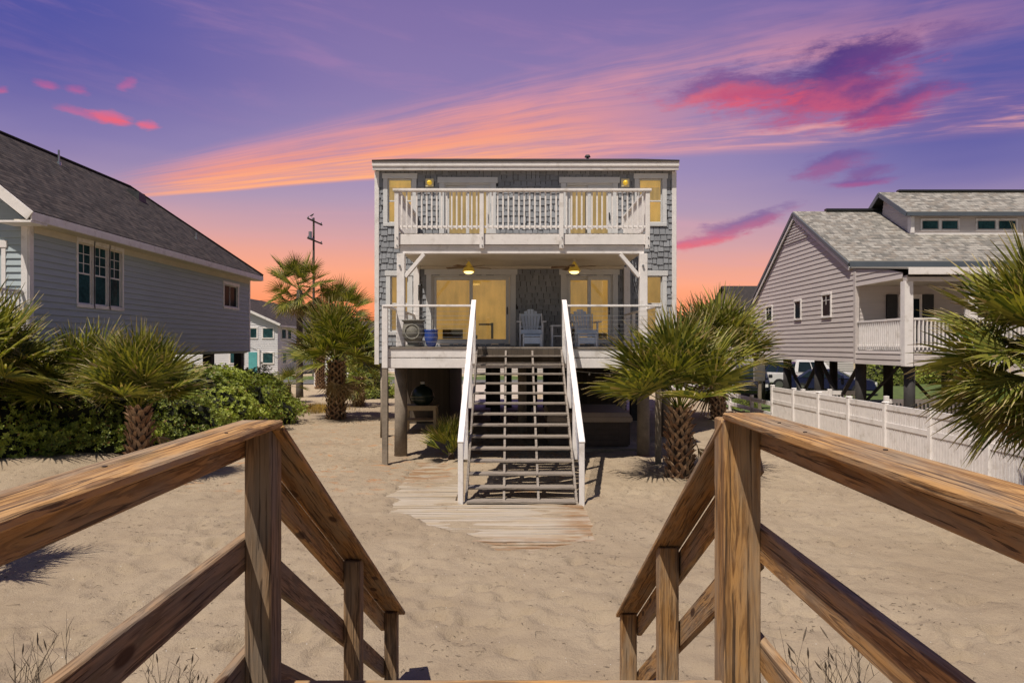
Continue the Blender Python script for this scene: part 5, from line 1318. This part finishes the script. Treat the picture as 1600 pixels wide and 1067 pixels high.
# utility pole with wires and a bird
up = thing('utility_pole', (gx(490,62),62,0), 'slender utility pole with two cross arms above the palms', 'utility pole', None); X = gx(490,62)
MB().tube([(X,62,-.1),(X,62,14.4)], [.14,.09], 10).build('pole', M['trunk_grey'], up)
for z in (14.1,12.35):
    a = MB().bar((X-.14,60.6,z),(X+.20,64.0,z-.0),.09,.12).build('cross_arm', M['trunk_grey'], up)
    mb = MB()
    for f in (.05,.35,.95): mb.lathe([(.04,z+.06),(.07,z+.12),(.04,z+.22)], X-.14+f*.34, 60.6+f*3.4, 8)
    mb.build('insulator', M['metal'], a)
MB().tube([(X-.22,61.7,13.0-.6),(X-.22,61.7,13.0+.1)], .16, 10).build('transformer', M['metal'], up)
bd = thing('bird', (X-.05,61.6,14.5), 'small dark bird sitting on top of the utility pole', 'bird')
mb = MB(); bx_, by_ = X-.05, 61.6
bz_ = 14.50
mb.tube([(bx_-.20,by_,bz_-.02),(bx_-.11,by_,bz_+.01),(bx_-.01,by_,bz_+.05),(bx_+.07,by_,bz_+.10),(bx_+.12,by_,bz_+.15),(bx_+.16,by_,bz_+.165),(bx_+.21,by_,bz_+.155)], [.02,.05,.075,.07,.048,.038,.006], 8)
mb.tube([(bx_,by_,bz_),(bx_,by_,14.22)], .010, 5); mb.build('body', M['beak'], bd, smooth=True)
def wire(a, b_, sag, label):
    a, b_ = Vector(a), Vector(b_); pts = [a.lerp(b_, k/16)+Vector((0,0,-sag*4*(k/16)*(1-k/16))) for k in range(17)]
    return tag(MB().tube(pts, .02, 5).build('power_line', M['black'], None), label, 'power line')
wire((X,62,7.2),(-42,66,7.6),.5,'thin wire running left from the utility pole over the white house')

# ------------------------------------------------------------------ dry grass and beach litter
M['dry'] = plain('dry_stalk', (.11,.085,.06), .9, .3, 9)
def tuft(px, Y, n, h, seed, label, heads=True):
    rs = random.Random(seed); x = gx(px, Y); L = thing('dry_grass', (x,Y,0), label, 'grass tuft', 'dry grass tufts by the steps'); mb = MB()
    for k in range(n):
        a = rs.random()*6.28; lean = rs.uniform(.05,.45); hh = h*rs.uniform(.5,1.0); p = Vector((x+rs.gauss(0,.05),Y+rs.gauss(0,.05),-.02)); pts = []; c = rs.uniform(-.25,.25)
        for i in range(8):
            f = i/7; pts.append(p+Vector((math.cos(a)*lean*hh*f**1.6+c*.25*f*f, math.sin(a)*lean*hh*f**1.6, hh*f*(1-.12*lean*f))))
        mb.tube(pts, [.0045*(1-.75*i/7) for i in range(8)], 4)
        if heads and rs.random() < .4: mb.tube([pts[-1], pts[-1]+(pts[-1]-pts[-2])*.6, pts[-1]+(pts[-1]-pts[-2])*1.3], [.003,.008,.002], 4)
        for b_ in range(rs.randint(0,2)):
            i = rs.randint(3,6); q = pts[i]; mb.tube([q, q+Vector((rs.uniform(-.06,.06),rs.uniform(-.05,.05),.08)), q+Vector((rs.uniform(-.09,.09),rs.uniform(-.05,.05),.17))], [.003,.002,.001], 3)
    mb.build('stalks', M['dry'], L); return L
tuft(35,5.1,9,.62,1,'tallest dry grass tuft at the bottom left corner'); tuft(85,5.2,8,.66,2,'dry seed-headed grass just right of the corner tuft, bottom left')
tuft(250,5.1,8,.42,3,'dry grass tuft left of the left railing post'); tuft(292,5.0,9,.50,4,'dry grass tuft touching the left railing post')
tuft(1250,5.0,7,.62,5,'tall thin dry grass tuft right of the knotty post'); tuft(1300,5.1,12,.48,6,'bushy dry grass tuft under the right railing'); tuft(1338,5.2,9,.48,7,'dry grass tuft farthest right under the right railing')
rs = random.Random(5); mb = MB()
for k in range(12000):
    Y = 5+ (rs.random()**1.4)*19; X_ = rs.uniform(-12,9)
    if noise.fractal(Vector((X_*.8,Y*.8,2)),1,2,3) < .05 and rs.random() < .86: continue
    z = ground_h(X_,Y)+.006; a = rs.random()*6.28; L_ = rs.uniform(.006,.03)*(3.2 if rs.random() < .06 else 1); p = Vector((X_,Y,z)); d = Vector((math.cos(a),math.sin(a)*.8,0))*L_; e = Vector((rs.gauss(0,.4),rs.gauss(0,.4),.15))*L_
    mb.tube([p-d, p+e, p+d], [.0015,.0032,.001], 3, caps=False)
tag(mb.build('beach_litter', M['dry'], None), 'dark bits of dried seaweed and twigs scattered on the sand', 'beach litter', kind='stuff')
M['dry_grass_patch'] = shrub_leaf_mat('dry_grass_patch', (.16,.11,.03), (.26,.17,.04))
rs = random.Random(9); mb = MB()
for k in range(2600):
    Y = rs.uniform(27.5,31.5); X_ = gx(rs.gauss(500,22), Y)
    h = rs.uniform(.06,.22); a = rs.random()*6.28; d = Vector((math.cos(a),math.sin(a),0))
    p = Vector((X_,Y,0)); mb.face([p-d*.012, p+d*.012, p+Vector((rs.gauss(0,.05),rs.gauss(0,.05),h))])
tag(mb.build('dry_grass_patch', M['dry_grass_patch'], None), 'patch of yellow dry grass at the foot of the slender palm', 'grass', kind='stuff')
for o in bpy.data.objects:
    if "_o" in o: del o["_o"]
